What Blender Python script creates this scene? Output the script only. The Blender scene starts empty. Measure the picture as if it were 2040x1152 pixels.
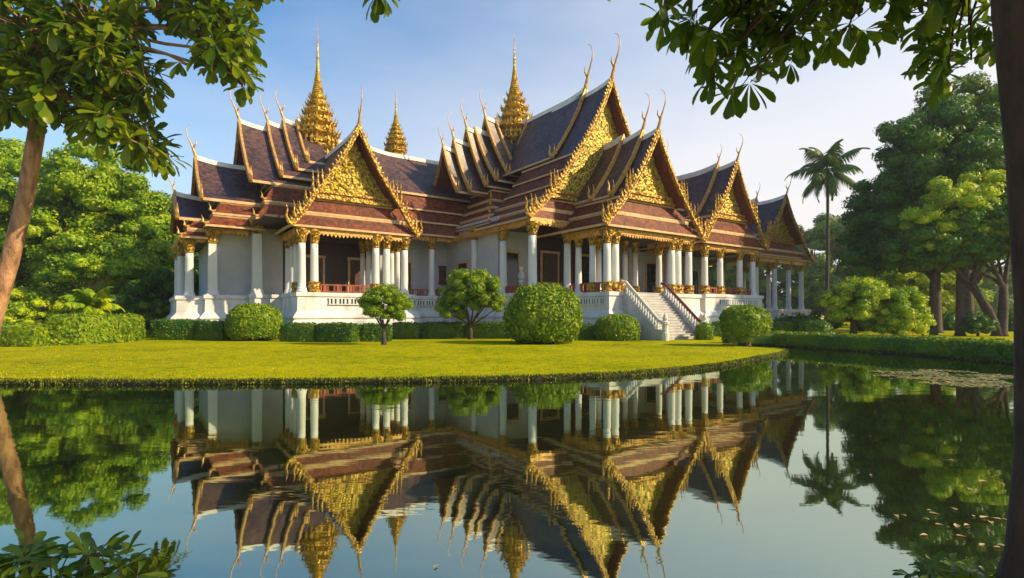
import bpy, bmesh, math, random
import numpy as np
from mathutils import Vector, Matrix, noise as mnoise

R = math.radians
random.seed(7)
rng = np.random.default_rng(11)
scene = bpy.context.scene
col = scene.collection

# ------------------------------------------------------------------ camera
cam_d = bpy.data.cameras.new("camera")
cam = bpy.data.objects.new("camera", cam_d)
col.objects.link(cam)
cam.location = (0, 0, 1.7)
cam.rotation_euler = (R(90), 0, 0)
cam_d.sensor_width = 36
cam_d.lens = 36 * 1060 / 2040
cam_d.shift_y = 50 / 2040
cam_d.clip_start = 0.05
cam_d.clip_end = 5000
scene.camera = cam

# ------------------------------------------------------------------ world, sun, exposure
SUN_EL = R(31)
SUN_DIR = Vector((0.970 * math.cos(SUN_EL), -0.243 * math.cos(SUN_EL), math.sin(SUN_EL)))
world = bpy.data.worlds.new("World")
scene.world = world
world.use_nodes = True
wn, wl = world.node_tree.nodes, world.node_tree.links
wn.clear()
w_out = wn.new("ShaderNodeOutputWorld")
w_bg = wn.new("ShaderNodeBackground")
sky = wn.new("ShaderNodeTexSky")
sky.sky_type = 'NISHITA'
sky.sun_disc = False
sky.sun_elevation = SUN_EL
sky.sun_rotation = math.atan2(SUN_DIR.x, SUN_DIR.y)
sky.air_density = 1.0
sky.dust_density = 1.6
sky.ozone_density = 2.2
w_bg.inputs['Strength'].default_value = 0.14
# thin humid haze over the sky: thicker low down and towards the sunny right
tc = wn.new("ShaderNodeTexCoord")
sep = wn.new("ShaderNodeSeparateXYZ")
wl.new(tc.outputs['Generated'], sep.inputs[0])
def wmath(op, a, b=None, clamp=False):
    n = wn.new("ShaderNodeMath"); n.operation = op; n.use_clamp = clamp
    for i, v in enumerate((a, b)):
        if v is None: continue
        if isinstance(v, (int, float)): n.inputs[i].default_value = v
        else: wl.new(v, n.inputs[i])
    return n.outputs[0]
side = wmath('MULTIPLY', sep.outputs['X'], 0.58)
up = wmath('MULTIPLY', sep.outputs['Z'], -1.5)
hz = wmath('ADD', wmath('ADD', side, up), 1.04)
cn = wn.new("ShaderNodeTexNoise"); cn.inputs['Scale'].default_value = 2.2; cn.inputs['Detail'].default_value = 6
cm = wn.new("ShaderNodeMapping"); cm.inputs['Scale'].default_value = (1.0, 1.0, 3.5)
wl.new(tc.outputs['Generated'], cm.inputs[0]); wl.new(cm.outputs[0], cn.inputs['Vector'])
cl = wmath('MULTIPLY', wmath('SUBTRACT', cn.outputs['Fac'], 0.5), 0.55)
hf = wmath('ADD', hz, cl, True)
mix = wn.new("ShaderNodeMix"); mix.data_type = 'RGBA'
wl.new(hf, mix.inputs['Factor'])
sat = wn.new("ShaderNodeHueSaturation"); sat.inputs['Saturation'].default_value = 1.36; sat.inputs['Value'].default_value = 1.0
wl.new(sky.outputs[0], sat.inputs['Color'])
tint = wn.new("ShaderNodeMix"); tint.data_type = 'RGBA'; tint.blend_type = 'MULTIPLY'; tint.inputs['Factor'].default_value = 1
wl.new(sat.outputs[0], tint.inputs['A']); tint.inputs['B'].default_value = (0.86, 1.06, 1.02, 1)
wl.new(tint.outputs['Result'], mix.inputs['A'])
mix.inputs['B'].default_value = (4.45, 4.30, 4.30, 1)
wl.new(mix.outputs['Result'], w_bg.inputs['Color'])
wl.new(w_bg.outputs[0], w_out.inputs['Surface'])

sun_d = bpy.data.lights.new("sun", 'SUN')
sun_d.energy = 4.6
sun_d.angle = R(0.6)
sun_d.color = (1.0, 0.775, 0.47)
sun = bpy.data.objects.new("sun", sun_d)
col.objects.link(sun)
sun.rotation_euler = SUN_DIR.to_track_quat('Z', 'Y').to_euler()

scene.view_settings.view_transform = 'Standard'
scene.view_settings.look = 'None'
scene.view_settings.exposure = 0.7
scene.view_settings.gamma = 1.0
scene.cycles.max_bounces = 6
scene.cycles.transparent_max_bounces = 4

# ------------------------------------------------------------------ materials
def new_mat(name):
    m = bpy.data.materials.new(name); m.use_nodes = True
    nt = m.node_tree; b = nt.nodes['Principled BSDF']
    return m, nt, b

def noise_mat(name, c1, c2, scale=2.0, rough=0.7, bump=0.0, bscale=20.0, detail=5, metallic=0.0, c3=None, spec=None,
              island=0.0, stretch=None, bdist=0.02, trans=0.0, transcol=None):
    m, nt, b = new_mat(name)
    N, L = nt.nodes, nt.links
    t = N.new("ShaderNodeTexCoord")
    vec = t.outputs['Object']
    if stretch:
        mp = N.new("ShaderNodeMapping"); mp.inputs['Scale'].default_value = stretch
        L.new(vec, mp.inputs[0]); vec = mp.outputs[0]
    n = N.new("ShaderNodeTexNoise"); n.inputs['Scale'].default_value = scale; n.inputs['Detail'].default_value = detail
    L.new(vec, n.inputs['Vector'])
    fac = n.outputs['Fac']
    if island:
        g = N.new("ShaderNodeNewGeometry")
        mm = N.new("ShaderNodeMath"); mm.operation = 'MULTIPLY_ADD'; mm.inputs[1].default_value = island; 
        L.new(g.outputs['Random Per Island'], mm.inputs[0])
        m2 = N.new("ShaderNodeMath"); m2.operation = 'SUBTRACT'; m2.inputs[1].default_value = island / 2
        L.new(fac, m2.inputs[0]); L.new(m2.outputs[0], mm.inputs[2]); fac = mm.outputs[0]
    r = N.new("ShaderNodeValToRGB")
    r.color_ramp.elements[0].position = 0.32; r.color_ramp.elements[0].color = (*c1, 1)
    r.color_ramp.elements[1].position = 0.68; r.color_ramp.elements[1].color = (*c2, 1)
    if c3:
        e = r.color_ramp.elements.new(0.5); e.color = (*c3, 1)
    L.new(fac, r.inputs[0]); L.new(r.outputs[0], b.inputs['Base Color'])
    b.inputs['Roughness'].default_value = rough
    b.inputs['Metallic'].default_value = metallic
    if spec is not None: b.inputs['Specular IOR Level'].default_value = spec
    if bump:
        n2 = N.new("ShaderNodeTexNoise"); n2.inputs['Scale'].default_value = bscale; n2.inputs['Detail'].default_value = 4
        L.new(vec, n2.inputs['Vector'])
        bp = N.new("ShaderNodeBump"); bp.inputs['Strength'].default_value = bump; bp.inputs['Distance'].default_value = bdist
        L.new(n2.outputs['Fac'], bp.inputs['Height']); L.new(bp.outputs[0], b.inputs['Normal'])
    if trans:
        tr = N.new("ShaderNodeBsdfTranslucent")
        mx = N.new("ShaderNodeMixShader"); mx.inputs[0].default_value = trans
        if transcol:
            mc = N.new("ShaderNodeMix"); mc.data_type = 'RGBA'; mc.blend_type = 'MULTIPLY'; mc.inputs['Factor'].default_value = 1
            L.new(r.outputs[0], mc.inputs['A']); mc.inputs['B'].default_value = (*transcol, 1)
            L.new(mc.outputs['Result'], tr.inputs['Color'])
        else:
            L.new(r.outputs[0], tr.inputs['Color'])
        L.new(b.outputs[0], mx.inputs[1]); L.new(tr.outputs[0], mx.inputs[2])
        L.new(mx.outputs[0], N['Material Output'].inputs['Surface'])
    return m

def tile_mat(name, c1, c2, rough=0.42, spec=0.4):
    m, nt, b = new_mat(name); N, L = nt.nodes, nt.links
    t = N.new("ShaderNodeTexCoord")
    n = N.new("ShaderNodeTexNoise"); n.inputs['Scale'].default_value = 0.9; n.inputs['Detail'].default_value = 8
    n.inputs['Roughness'].default_value = 0.7
    L.new(t.outputs['Object'], n.inputs['Vector'])
    w = N.new("ShaderNodeTexWave"); w.wave_type = 'BANDS'; w.bands_direction = 'Z'; w.inputs['Scale'].default_value = 1.6
    w.inputs['Distortion'].default_value = 0.15; w.wave_profile = 'SAW'
    L.new(t.outputs['Object'], w.inputs['Vector'])
    vo = N.new("ShaderNodeTexVoronoi"); vo.inputs['Scale'].default_value = 4.2
    L.new(t.outputs['Object'], vo.inputs['Vector'])
    sepc = N.new("ShaderNodeSeparateColor"); L.new(vo.outputs['Color'], sepc.inputs[0])
    a = N.new("ShaderNodeMath"); a.operation = 'MULTIPLY_ADD'; a.inputs[1].default_value = 0.55
    L.new(sepc.outputs[0], a.inputs[0]); L.new(n.outputs['Fac'], a.inputs[2])
    r = N.new("ShaderNodeValToRGB")
    r.color_ramp.elements[0].position = 0.42; r.color_ramp.elements[0].color = (*c1, 1)
    r.color_ramp.elements[1].position = 0.88; r.color_ramp.elements[1].color = (*c2, 1)
    L.new(a.outputs[0], r.inputs[0]); L.new(r.outputs[0], b.inputs['Base Color'])
    b.inputs['Roughness'].default_value = rough; b.inputs['Specular IOR Level'].default_value = spec
    big = N.new("ShaderNodeTexNoise"); big.inputs['Scale'].default_value = 0.35; big.inputs['Detail'].default_value = 5
    L.new(t.outputs['Object'], big.inputs['Vector'])
    ma2 = N.new("ShaderNodeMath"); ma2.operation = 'MULTIPLY_ADD'; ma2.inputs[1].default_value = 0.45; L.new(big.outputs['Fac'], ma2.inputs[0])
    sub = N.new("ShaderNodeMath"); sub.operation = 'SUBTRACT'; sub.inputs[1].default_value = 0.36; L.new(a.outputs[0], sub.inputs[0])
    L.new(sub.outputs[0], ma2.inputs[2]); L.new(ma2.outputs[0], r.inputs[0])
    bp = N.new("ShaderNodeBump"); bp.inputs['Strength'].default_value = 0.8; bp.inputs['Distance'].default_value = 0.07
    h = N.new("ShaderNodeMath"); h.operation = 'ADD'
    L.new(w.outputs['Fac'], h.inputs[0]); L.new(sepc.outputs[1], h.inputs[1])
    L.new(h.outputs[0], bp.inputs['Height']); L.new(bp.outputs[0], b.inputs['Normal'])
    return m

def relief_mat(name, ground, gold, scale=5.0):
    m, nt, b = new_mat(name); N, L = nt.nodes, nt.links
    t = N.new("ShaderNodeTexCoord")
    n0 = N.new("ShaderNodeTexNoise"); n0.inputs['Scale'].default_value = 1.5
    L.new(t.outputs['Object'], n0.inputs['Vector'])
    ad = N.new("ShaderNodeMix"); ad.data_type = 'RGBA'; ad.inputs['Factor'].default_value = 0.25
    L.new(t.outputs['Object'], ad.inputs['A']); L.new(n0.outputs['Color'], ad.inputs['B'])
    v = N.new("ShaderNodeTexVoronoi"); v.inputs['Scale'].default_value = scale; v.feature = 'SMOOTH_F1'
    L.new(ad.outputs['Result'], v.inputs['Vector'])
    r = N.new("ShaderNodeValToRGB")
    r.color_ramp.elements[0].position = 0.3; r.color_ramp.elements[0].color = (*gold, 1)
    r.color_ramp.elements[1].position = 0.62; r.color_ramp.elements[1].color = (*ground, 1)
    L.new(v.outputs['Distance'], r.inputs[0]); L.new(r.outputs[0], b.inputs['Base Color'])
    b.inputs['Metallic'].default_value = 0.35; b.inputs['Roughness'].default_value = 0.45
    bp = N.new("ShaderNodeBump"); bp.invert = True; bp.inputs['Strength'].default_value = 0.9; bp.inputs['Distance'].default_value = 0.12
    L.new(v.outputs['Distance'], bp.inputs['Height']); L.new(bp.outputs[0], b.inputs['Normal'])
    return m

M = {}
M['tile'] = tile_mat('roof_tile', (0.036, 0.024, 0.027), (0.115, 0.054, 0.042), 0.40, 0.45)
M['skirt'] = tile_mat('skirt_tile', (0.085, 0.018, 0.007), (0.200, 0.050, 0.014), 0.55, 0.2)
M['soffit'] = noise_mat('soffit_red', (0.10, 0.018, 0.010), (0.17, 0.035, 0.018), 2, 0.6)
M['gold'] = relief_mat('gilding', (0.16, 0.070, 0.010), (0.50, 0.305, 0.030), 8.5)
M['spire_gold'] = relief_mat('spire_gilding', (0.34, 0.19, 0.020), (0.64, 0.42, 0.05), 5.0)
M['gold_red'] = noise_mat('worn_gilding', (0.42, 0.20, 0.04), (0.70, 0.42, 0.11), 4, 0.45, 0.6, 10, metallic=0.3, bdist=0.04)
M['relief'] = relief_mat('gold_relief', (0.11, 0.085, 0.007), (0.50, 0.34, 0.026), 8.0)
M['trim'] = noise_mat('cream_trim', (0.45, 0.28, 0.11), (0.60, 0.42, 0.22), 3, 0.6, 0.2)
M['ridge'] = noise_mat('ridge_plaster', (0.62, 0.56, 0.50), (0.80, 0.77, 0.72), 2, 0.7)
M['white'] = noise_mat('white_plaster', (0.56, 0.57, 0.58), (0.66, 0.66, 0.65), 0.9, 0.75, 0.15, 6, detail=8)
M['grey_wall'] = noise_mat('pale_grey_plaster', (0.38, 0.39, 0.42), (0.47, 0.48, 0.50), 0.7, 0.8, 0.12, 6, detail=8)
M['stain'] = noise_mat('weathered_white', (0.40, 0.41, 0.40), (0.66, 0.66, 0.65), 0.75, 0.75, 0.2, 5, detail=10, c3=(0.60, 0.60, 0.595), stretch=(1.5, 1.5, 0.32))
M['marble'] = noise_mat('stair_marble', (0.36, 0.35, 0.335), (0.52, 0.50, 0.47), 1.6, 0.45, 0.1, 8, detail=9)
M['dark'] = noise_mat('dark_wood_and_shade', (0.022, 0.010, 0.008), (0.045, 0.018, 0.012), 2, 0.5)
M['wood'] = noise_mat('red_wood', (0.17, 0.035, 0.014), (0.33, 0.075, 0.026), 3, 0.5, 0.3, 12)
M['door'] = noise_mat('door_wood', (0.055, 0.022, 0.012), (0.10, 0.038, 0.018), 3, 0.5)
M['glass_and_shade'] = noise_mat('glass_and_doorway_shade', (0.010, 0.012, 0.014), (0.022, 0.024, 0.028), 2, 0.1)
M['slot_shade'] = noise_mat('painted_slot_shade', (0.045, 0.040, 0.036), (0.07, 0.062, 0.055), 2, 0.8)  # dark colour stands in for the shade inside the plinth slots
M['bark_warm'] = noise_mat('warm_bark', (0.16, 0.08, 0.04), (0.46, 0.25, 0.13), 5, 0.85, 0.9, 22, detail=9, stretch=(1, 1, 0.35), bdist=0.05, c3=(0.32, 0.17, 0.09))
M['bark_dark'] = noise_mat('dark_bark', (0.022, 0.012, 0.008), (0.075, 0.036, 0.021), 9, 0.9, 1.0, 30, detail=9, stretch=(1, 1, 0.3), bdist=0.02)
M['bark'] = noise_mat('grey_brown_bark', (0.034, 0.024, 0.017), (0.085, 0.058, 0.040), 4, 0.9, 0.6, 12)
def leafm(name, c1, c2, c3, tr=0.28, island=0.45, scale=0.45, rough=0.5):
    return noise_mat(name, c1, c2, scale, rough, detail=3, c3=c3, island=island, trans=tr, transcol=(1.5, 1.5, 0.5), spec=0.3)
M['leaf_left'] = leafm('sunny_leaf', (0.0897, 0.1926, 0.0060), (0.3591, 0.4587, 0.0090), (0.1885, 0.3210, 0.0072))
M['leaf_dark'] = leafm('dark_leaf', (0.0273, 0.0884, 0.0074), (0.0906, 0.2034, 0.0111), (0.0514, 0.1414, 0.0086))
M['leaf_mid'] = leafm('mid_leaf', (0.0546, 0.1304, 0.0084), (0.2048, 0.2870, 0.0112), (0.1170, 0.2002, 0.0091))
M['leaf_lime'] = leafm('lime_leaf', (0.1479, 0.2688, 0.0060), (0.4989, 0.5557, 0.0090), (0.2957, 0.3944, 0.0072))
M['leaf_topiary'] = leafm('topiary_leaf', (0.0929, 0.1803, 0.0050), (0.2447, 0.3293, 0.0060), (0.1604, 0.2509, 0.0055), tr=0.2, scale=2.0)
M['leaf_hedge'] = leafm('hedge_leaf', (0.0344, 0.1033, 0.0100), (0.1262, 0.2126, 0.0120), (0.0688, 0.1519, 0.0100), tr=0.2, scale=1.2)
M['leaf_fg'] = leafm('big_leaf', (0.0575, 0.1127, 0.0040), (0.1953, 0.2371, 0.0060), (0.1149, 0.1719, 0.0050), tr=0.3, scale=0.35, island=0.7, rough=0.35)
M['leaf_fg_dark'] = leafm('big_dark_leaf', (0.0535, 0.1020, 0.0090), (0.1248, 0.1727, 0.0108), (0.0802, 0.1398, 0.0090), tr=0.40, scale=0.8, island=0.6, rough=0.4)
M['palm_leaf'] = leafm('palm_leaflet', (0.0450, 0.0943, 0.0140), (0.1275, 0.1812, 0.0250), (0.0750, 0.1377, 0.0180), tr=0.2)
M['far_leaf'] = leafm('far_leaf', (0.0644, 0.1485, 0.0246), (0.2145, 0.3069, 0.0370), (0.1287, 0.2277, 0.0296), scale=0.2)
M['soil'] = noise_mat('bank_soil', (0.012, 0.012, 0.005), (0.050, 0.036, 0.014), 3, 0.95, 0.8, 10)
M['metal_paint'] = noise_mat('car_paint', (0.68, 0.70, 0.72), (0.75, 0.77, 0.79), 1, 0.3)
M['rubber'] = noise_mat('rubber', (0.02, 0.02, 0.02), (0.03, 0.03, 0.03), 1, 0.8)
M['pad'] = noise_mat('floating_weed', (0.11, 0.115, 0.020), (0.26, 0.22, 0.055), 1.5, 0.6, island=0.6)
M['dry'] = noise_mat('dry_leaf', (0.30, 0.19, 0.07), (0.52, 0.36, 0.15), 3, 0.6, island=0.5)
M['stone'] = noise_mat('pale_carved_stone', (0.50, 0.46, 0.40), (0.74, 0.70, 0.62), 6, 0.7, 0.6, 14)

def grass_mat():
    m, nt, b = new_mat('lawn_grass'); N, L = nt.nodes, nt.links
    t = N.new("ShaderNodeTexCoord")
    def nz(s, d=6):
        n = N.new("ShaderNodeTexNoise"); n.inputs['Scale'].default_value = s; n.inputs['Detail'].default_value = d
        n.inputs['Roughness'].default_value = 0.65
        L.new(t.outputs['Object'], n.inputs['Vector']); return n.outputs['Fac']
    a = nz(0.22); c = nz(2.4, 9); f = nz(22, 4)
    def ma(x, k, y):
        n = N.new("ShaderNodeMath"); n.operation = 'MULTIPLY_ADD'; n.inputs[1].default_value = k
        L.new(x, n.inputs[0])
        if isinstance(y, float): n.inputs[2].default_value = y
        else: L.new(y, n.inputs[2])
        return n.outputs[0]
    s = ma(a, 1.0, ma(c, 1.05, ma(f, 0.6, -0.83)))
    r = N.new("ShaderNodeValToRGB")
    r.color_ramp.elements[0].position = 0.22; r.color_ramp.elements[0].color = (0.09, 0.15, 0.001, 1)
    r.color_ramp.elements[1].position = 0.82; r.color_ramp.elements[1].color = (0.45, 0.385, 0.002, 1)
    e = r.color_ramp.elements.new(0.5); e.color = (0.30, 0.305, 0.001, 1)
    L.new(s, r.inputs[0]); L.new(r.outputs[0], b.inputs['Base Color'])
    b.inputs['Roughness'].default_value = 0.8; b.inputs['Specular IOR Level'].default_value = 0.02
    bp = N.new("ShaderNodeBump"); bp.inputs['Strength'].default_value = 0.55; bp.inputs['Distance'].default_value = 0.05
    L.new(f, bp.inputs['Height']); L.new(bp.outputs[0], b.inputs['Normal'])
    return m
M['grass'] = grass_mat()
M['blade'] = leafm('grass_blade', (0.0690, 0.1435, 0.0034), (0.3036, 0.3299, 0.0058), (0.1656, 0.2367, 0.0046), scale=1.5, island=0.6)

M['blade_bank'] = leafm('bank_blade', (0.020, 0.040, 0.004), (0.20, 0.22, 0.006), (0.070, 0.105, 0.005), scale=2.5, island=0.8, tr=0.2)
M['blade_lawn'] = leafm('lawn_blade', (0.12, 0.16, 0.002), (0.42, 0.37, 0.003), (0.28, 0.29, 0.002), scale=0.5, island=0.6, tr=0.15)
def water_mat():
    m, nt, b = new_mat('pond_water'); N, L = nt.nodes, nt.links
    N.remove(b)
    t = N.new("ShaderNodeTexCoord")
    mp = N.new("ShaderNodeMapping"); mp.inputs['Scale'].default_value = (0.8, 2.2, 1)
    L.new(t.outputs['Object'], mp.inputs[0])
    n = N.new("ShaderNodeTexNoise"); n.inputs['Scale'].default_value = 0.9; n.inputs['Detail'].default_value = 4
    L.new(mp.outputs[0], n.inputs['Vector'])
    bp = N.new("ShaderNodeBump"); bp.inputs['Distance'].default_value = 0.12
    pn = N.new("ShaderNodeTexNoise"); pn.inputs['Scale'].default_value = 0.16; pn.inputs['Detail'].default_value = 3
    L.new(mp.outputs[0], pn.inputs['Vector'])
    pr_ = N.new("ShaderNodeMapRange"); pr_.inputs['From Min'].default_value = 0.42; pr_.inputs['From Max'].default_value = 0.68
    pr_.inputs['To Min'].default_value = 0.008; pr_.inputs['To Max'].default_value = 0.038
    L.new(pn.outputs['Fac'], pr_.inputs['Value']); L.new(pr_.outputs['Result'], bp.inputs['Strength'])
    L.new(n.outputs['Fac'], bp.inputs['Height'])
    g = N.new("ShaderNodeBsdfGlossy"); g.inputs['Roughness'].default_value = 0.022; g.inputs['Color'].default_value = (0.66, 0.76, 0.60, 1)
    d = N.new("ShaderNodeBsdfDiffuse"); d.inputs['Color'].default_value = (0.018, 0.022, 0.006, 1)
    f = N.new("ShaderNodeFresnel"); f.inputs['IOR'].default_value = 1.33
    mm = N.new("ShaderNodeMath"); mm.operation = 'MULTIPLY_ADD'; mm.inputs[1].default_value = 0.5; mm.inputs[2].default_value = 0.58; mm.use_clamp = True
    L.new(f.outputs[0], mm.inputs[0])
    mx = N.new("ShaderNodeMixShader"); L.new(mm.outputs[0], mx.inputs[0])
    L.new(d.outputs[0], mx.inputs[1]); L.new(g.outputs[0], mx.inputs[2])
    L.new(bp.outputs[0], g.inputs['Normal']); 
    L.new(mx.outputs[0], N['Material Output'].inputs['Surface'])
    return m
M['water'] = water_mat()

# ------------------------------------------------------------------ helpers
def tag(o, label=None, cat=None, group=None, kind=None):
    if label: o['label'] = label
    if cat: o['category'] = cat
    if group: o['group'] = group
    if kind: o['kind'] = kind
    return o

def empty(name, loc=(0, 0, 0), rz=0.0):
    o = bpy.data.objects.new(name, None); col.objects.link(o)
    o.location = loc; o.rotation_euler = (0, 0, rz); o.empty_display_size = 0.3
    return o

def link_mesh(name, me, mats, parent=None, smooth=False):
    for m in mats: me.materials.append(m)
    if smooth:
        me.polygons.foreach_set('use_smooth', [True] * len(me.polygons))
    o = bpy.data.objects.new(name, me); col.objects.link(o)
    if parent: o.parent = parent
    return o

class MB:
    """collects polygons; flip=True means points are (u, v, z) of the palace and y = -v"""
    def __init__(s, flip=False):
        s.v, s.f, s.m, s.flip = [], [], [], flip
    def add(s, vs, fs, mat=0):
        k = len(s.v); s.v.extend([tuple(p) for p in vs])
        for f in fs: s.f.append([i + k for i in f]); s.m.append(mat)
    def box(s, a, b, mat=0):
        x0, y0, z0 = a; x1, y1, z1 = b
        s.add([(x0,y0,z0),(x1,y0,z0),(x1,y1,z0),(x0,y1,z0),(x0,y0,z1),(x1,y0,z1),(x1,y1,z1),(x0,y1,z1)],
              [(0,1,2,3),(4,5,6,7),(0,1,5,4),(1,2,6,5),(2,3,7,6),(3,0,4,7)], mat)
    def loft(s, rings, cap0=True, cap1=True, closed=True, mat=0):
        n = len(rings[0]); vs = [p for r in rings for p in r]; fs = []
        for i in range(len(rings) - 1):
            for j in range(n if closed else n - 1):
                k = (j + 1) % n
                fs.append((i*n+j, i*n+k, (i+1)*n+k, (i+1)*n+j))
        if cap0: fs.append(tuple(range(n)))
        if cap1: fs.append(tuple((len(rings)-1)*n + j for j in range(n)))
        s.add(vs, fs, mat)
    def lathe(s, c, prof, n=12, mat=0, ph=0.0):
        s.loft([[(c[0]+r*math.cos(2*math.pi*(j+ph)/n), c[1]+r*math.sin(2*math.pi*(j+ph)/n), z) for j in range(n)] for r, z in prof], mat=mat)
    def tube(s, pts, rad, n=8, mat=0):
        pts = [Vector(p) for p in pts]; rings = []
        x = None
        for i, p in enumerate(pts):
            d = (pts[min(i+1, len(pts)-1)] - pts[max(i-1, 0)]).normalized()
            if x is None:
                x = d.orthogonal().normalized()
            x = (x - d * x.dot(d)).normalized(); y = d.cross(x)
            r = rad[i] if isinstance(rad, (list, tuple)) else rad
            rings.append([p + (x*math.cos(2*math.pi*j/n) + y*math.sin(2*math.pi*j/n)) * r for j in range(n)])
        s.loft(rings, mat=mat)
    def build(s, name, mats, parent=None, smooth=False, fix=True):
        if not isinstance(mats, (list, tuple)): mats = [mats]
        vs = [(p[0], -p[1], p[2]) for p in s.v] if s.flip else s.v
        me = bpy.data.meshes.new(name); me.from_pydata(vs, [], s.f)
        me.polygons.foreach_set('material_index', s.m)
        if fix:
            bm = bmesh.new(); bm.from_mesh(me); bmesh.ops.recalc_face_normals(bm, faces=bm.faces); bm.to_mesh(me); bm.free()
        me.update()
        return link_mesh(name, me, mats, parent, smooth)

# palace frame: u along the long facade (to the right and away), v outward (toward the pond), z up
PA = R(55)
O0 = Vector((-14.605, 36.0, 0))
UH = Vector((math.sin(PA), math.cos(PA), 0)); VH = Vector((math.cos(PA), -math.sin(PA), 0))

# ------------------------------------------------------------------ ground and pond
def catmull(pts, n):
    out = []
    for i in range(len(pts) - 1):
        p0 = pts[max(i-1, 0)]; p1 = pts[i]; p2 = pts[i+1]; p3 = pts[min(i+2, len(pts)-1)]
        for k in range(n):
            t = k / n
            out.append(tuple(0.5*((2*p1[d]) + (-p0[d]+p2[d])*t + (2*p0[d]-5*p1[d]+4*p2[d]-p3[d])*t*t + (-p0[d]+3*p1[d]-3*p2[d]+p3[d])*t**3) for d in range(2)))
    out.append(pts[-1]); return out
far_shore = catmull([(-60,15.2),(-26,14.1),(-13.7,13.75),(-6,13.85),(-1,14.4),(2.5,15.25),(5.2,16.75),(7.6,18.75),(10,21.4),(12.2,23.9),(13.2,25.7),(12.9,27.0),(11.9,28.4),(12.0,30.0),(13.2,30.9),(14.7,30.3),(16.9,26.2),(18.0,22.6),(18.25,19),(18.2,12),(17,5),(13,2.6),(8,2.3)], 26)
near_shore = catmull([(8,2.3),(4.2,3.0),(3.3,3.45),(2.5,3.35),(1.6,2.6),(0,2.2),(-1.4,2.6),(-2.1,3.2),(-3.0,3.42),(-5,3.3),(-9,2.6),(-20,1.8),(-60,1.5)], 14)
shore = far_shore + near_shore[1:]
def jit(p):
    n = mnoise.noise(Vector((p[0]*1.3, p[1]*1.3, 3.1)))*0.09 + mnoise.noise(Vector((p[0]*4.1, p[1]*4.1, 7.1)))*0.05
    return (p[0] + n*0.7, p[1] + n)
shore = [jit(p) for p in shore]

def build_ground():
    bm = bmesh.new()
    outer = [(-900,-300),(900,-300),(900,1500),(-900,1500)]
    ov = [bm.verts.new((x, y, 0)) for x, y in outer]
    iv = [bm.verts.new((x, y, 0)) for x, y in shore]
    es = []
    for L_ in (ov, iv):
        for i in range(len(L_)): es.append(bm.edges.new((L_[i], L_[(i+1) % len(L_)])))
    bmesh.ops.triangle_fill(bm, use_beauty=True, use_dissolve=False, edges=es)
    for f in bm.faces:
        if f.normal.z < 0: f.normal_flip()
    me = bpy.data.meshes.new('lawn'); bm.to_mesh(me); bm.free()
    o = link_mesh('lawn', me, [M['grass']]); tag(o, kind='structure')
    # earth bank down to the pond bed
    mb = MB(); n = len(shore); rings = []
    cx = Vector((0, 9, 0))
    for z, off in ((-0.015, 0.0), (-0.06, 0.04), (-0.13, 0.02), (-0.6, 0.4)):
        ring = []
        for i, p in enumerate(shore):
            a = shore[i-1]; b = shore[(i+1) % n]
            d = Vector((b[0]-a[0], b[1]-a[1], 0)).normalized(); nn = Vector((d.y, -d.x, 0))
            ring.append((p[0]+nn.x*off, p[1]+nn.y*off, z))
        rings.append(ring)
    mb.loft(rings, cap0=False, cap1=False)
    tag(mb.build('bank', M['soil'], fix=False), kind='structure')
    w = MB(); w.add([(-62,0,-0.12),(22,0,-0.12),(22,34,-0.12),(-62,34,-0.12)], [(0,1,2,3)])
    tag(w.build('water', M['water'], fix=False), kind='structure')
    b = MB(); b.add([(-62,0,-0.6),(22,0,-0.6),(22,34,-0.6),(-62,34,-0.6)], [(0,1,2,3)])
    tag(b.build('pond_bed', M['soil'], fix=False), kind='structure')
build_ground()

def blades(name, spots, hmin, hmax, mat, width=0.018):
    vs, fs = [], []
    for (x, y, z) in spots:
        h = random.uniform(hmin, hmax); a = random.uniform(0, 6.283); lean = random.uniform(0.1, 0.7) * h
        dx, dy = math.cos(a), math.sin(a); k = len(vs); w = width * random.uniform(.7, 1.4)
        b2 = random.uniform(0, 6.283); wx, wy = math.cos(b2)*w, math.sin(b2)*w
        vs += [(x-wx, y-wy, z), (x+wx, y+wy, z), (x+dx*lean*.4+wx*.7, y+dy*lean*.4+wy*.7, z+h*.7), (x+dx*lean, y+dy*lean, z+h)]
        fs += [(k, k+1, k+2), (k, k+2, k+3)]
    me = bpy.data.meshes.new(name); me.from_pydata(vs, [], fs)
    return link_mesh(name, me, [mat])
sp = []
for i in range(len(far_shore) - 1):
    p, q = shore[i], shore[i+1]
    L_ = math.hypot(q[0]-p[0], q[1]-p[1])
    if p[0] < -30: continue
    for k in range(int(L_ * 420 * (0.55 + 1.2*max(0, mnoise.noise(Vector((p[0]*2.6, p[1]*2.6, 5.0)))+.35)))):
        t = random.random(); dd = random.uniform(-0.12, 0.07)
        d = Vector((q[0]-p[0], q[1]-p[1], 0)).normalized()
        clump = mnoise.noise(Vector((p[0]*1.1, p[1]*1.1, 0)))
        x = p[0]+(q[0]-p[0])*t + d.y*dd; y = p[1]+(q[1]-p[1])*t - d.x*dd
        sp.append((x, y, -0.02 if dd < -0.02 else random.uniform(-0.12, -0.01)))
fr = blades('grass_fringe', sp, 0.015, 0.075, M['blade_bank'], 0.017)
tag(fr, 'ragged fringe of grass blades hanging over the pond bank', 'grass', kind='stuff')
sp = [(random.uniform(-24, 12), 14.0 + random.random()**1.6 * 15, -0.005) for _ in range(30000)]
def on_lawn(x, y):
    ys = np.interp(x, [-26,-13.7,-6,-1,2.5,5.2,7.6,10,12.2], [14.2,13.9,14.0,14.5,15.4,16.9,19.0,21.5,24.1])
    return y > ys + .1
sp = [p for p in sp if on_lawn(p[0], p[1])]
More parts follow.
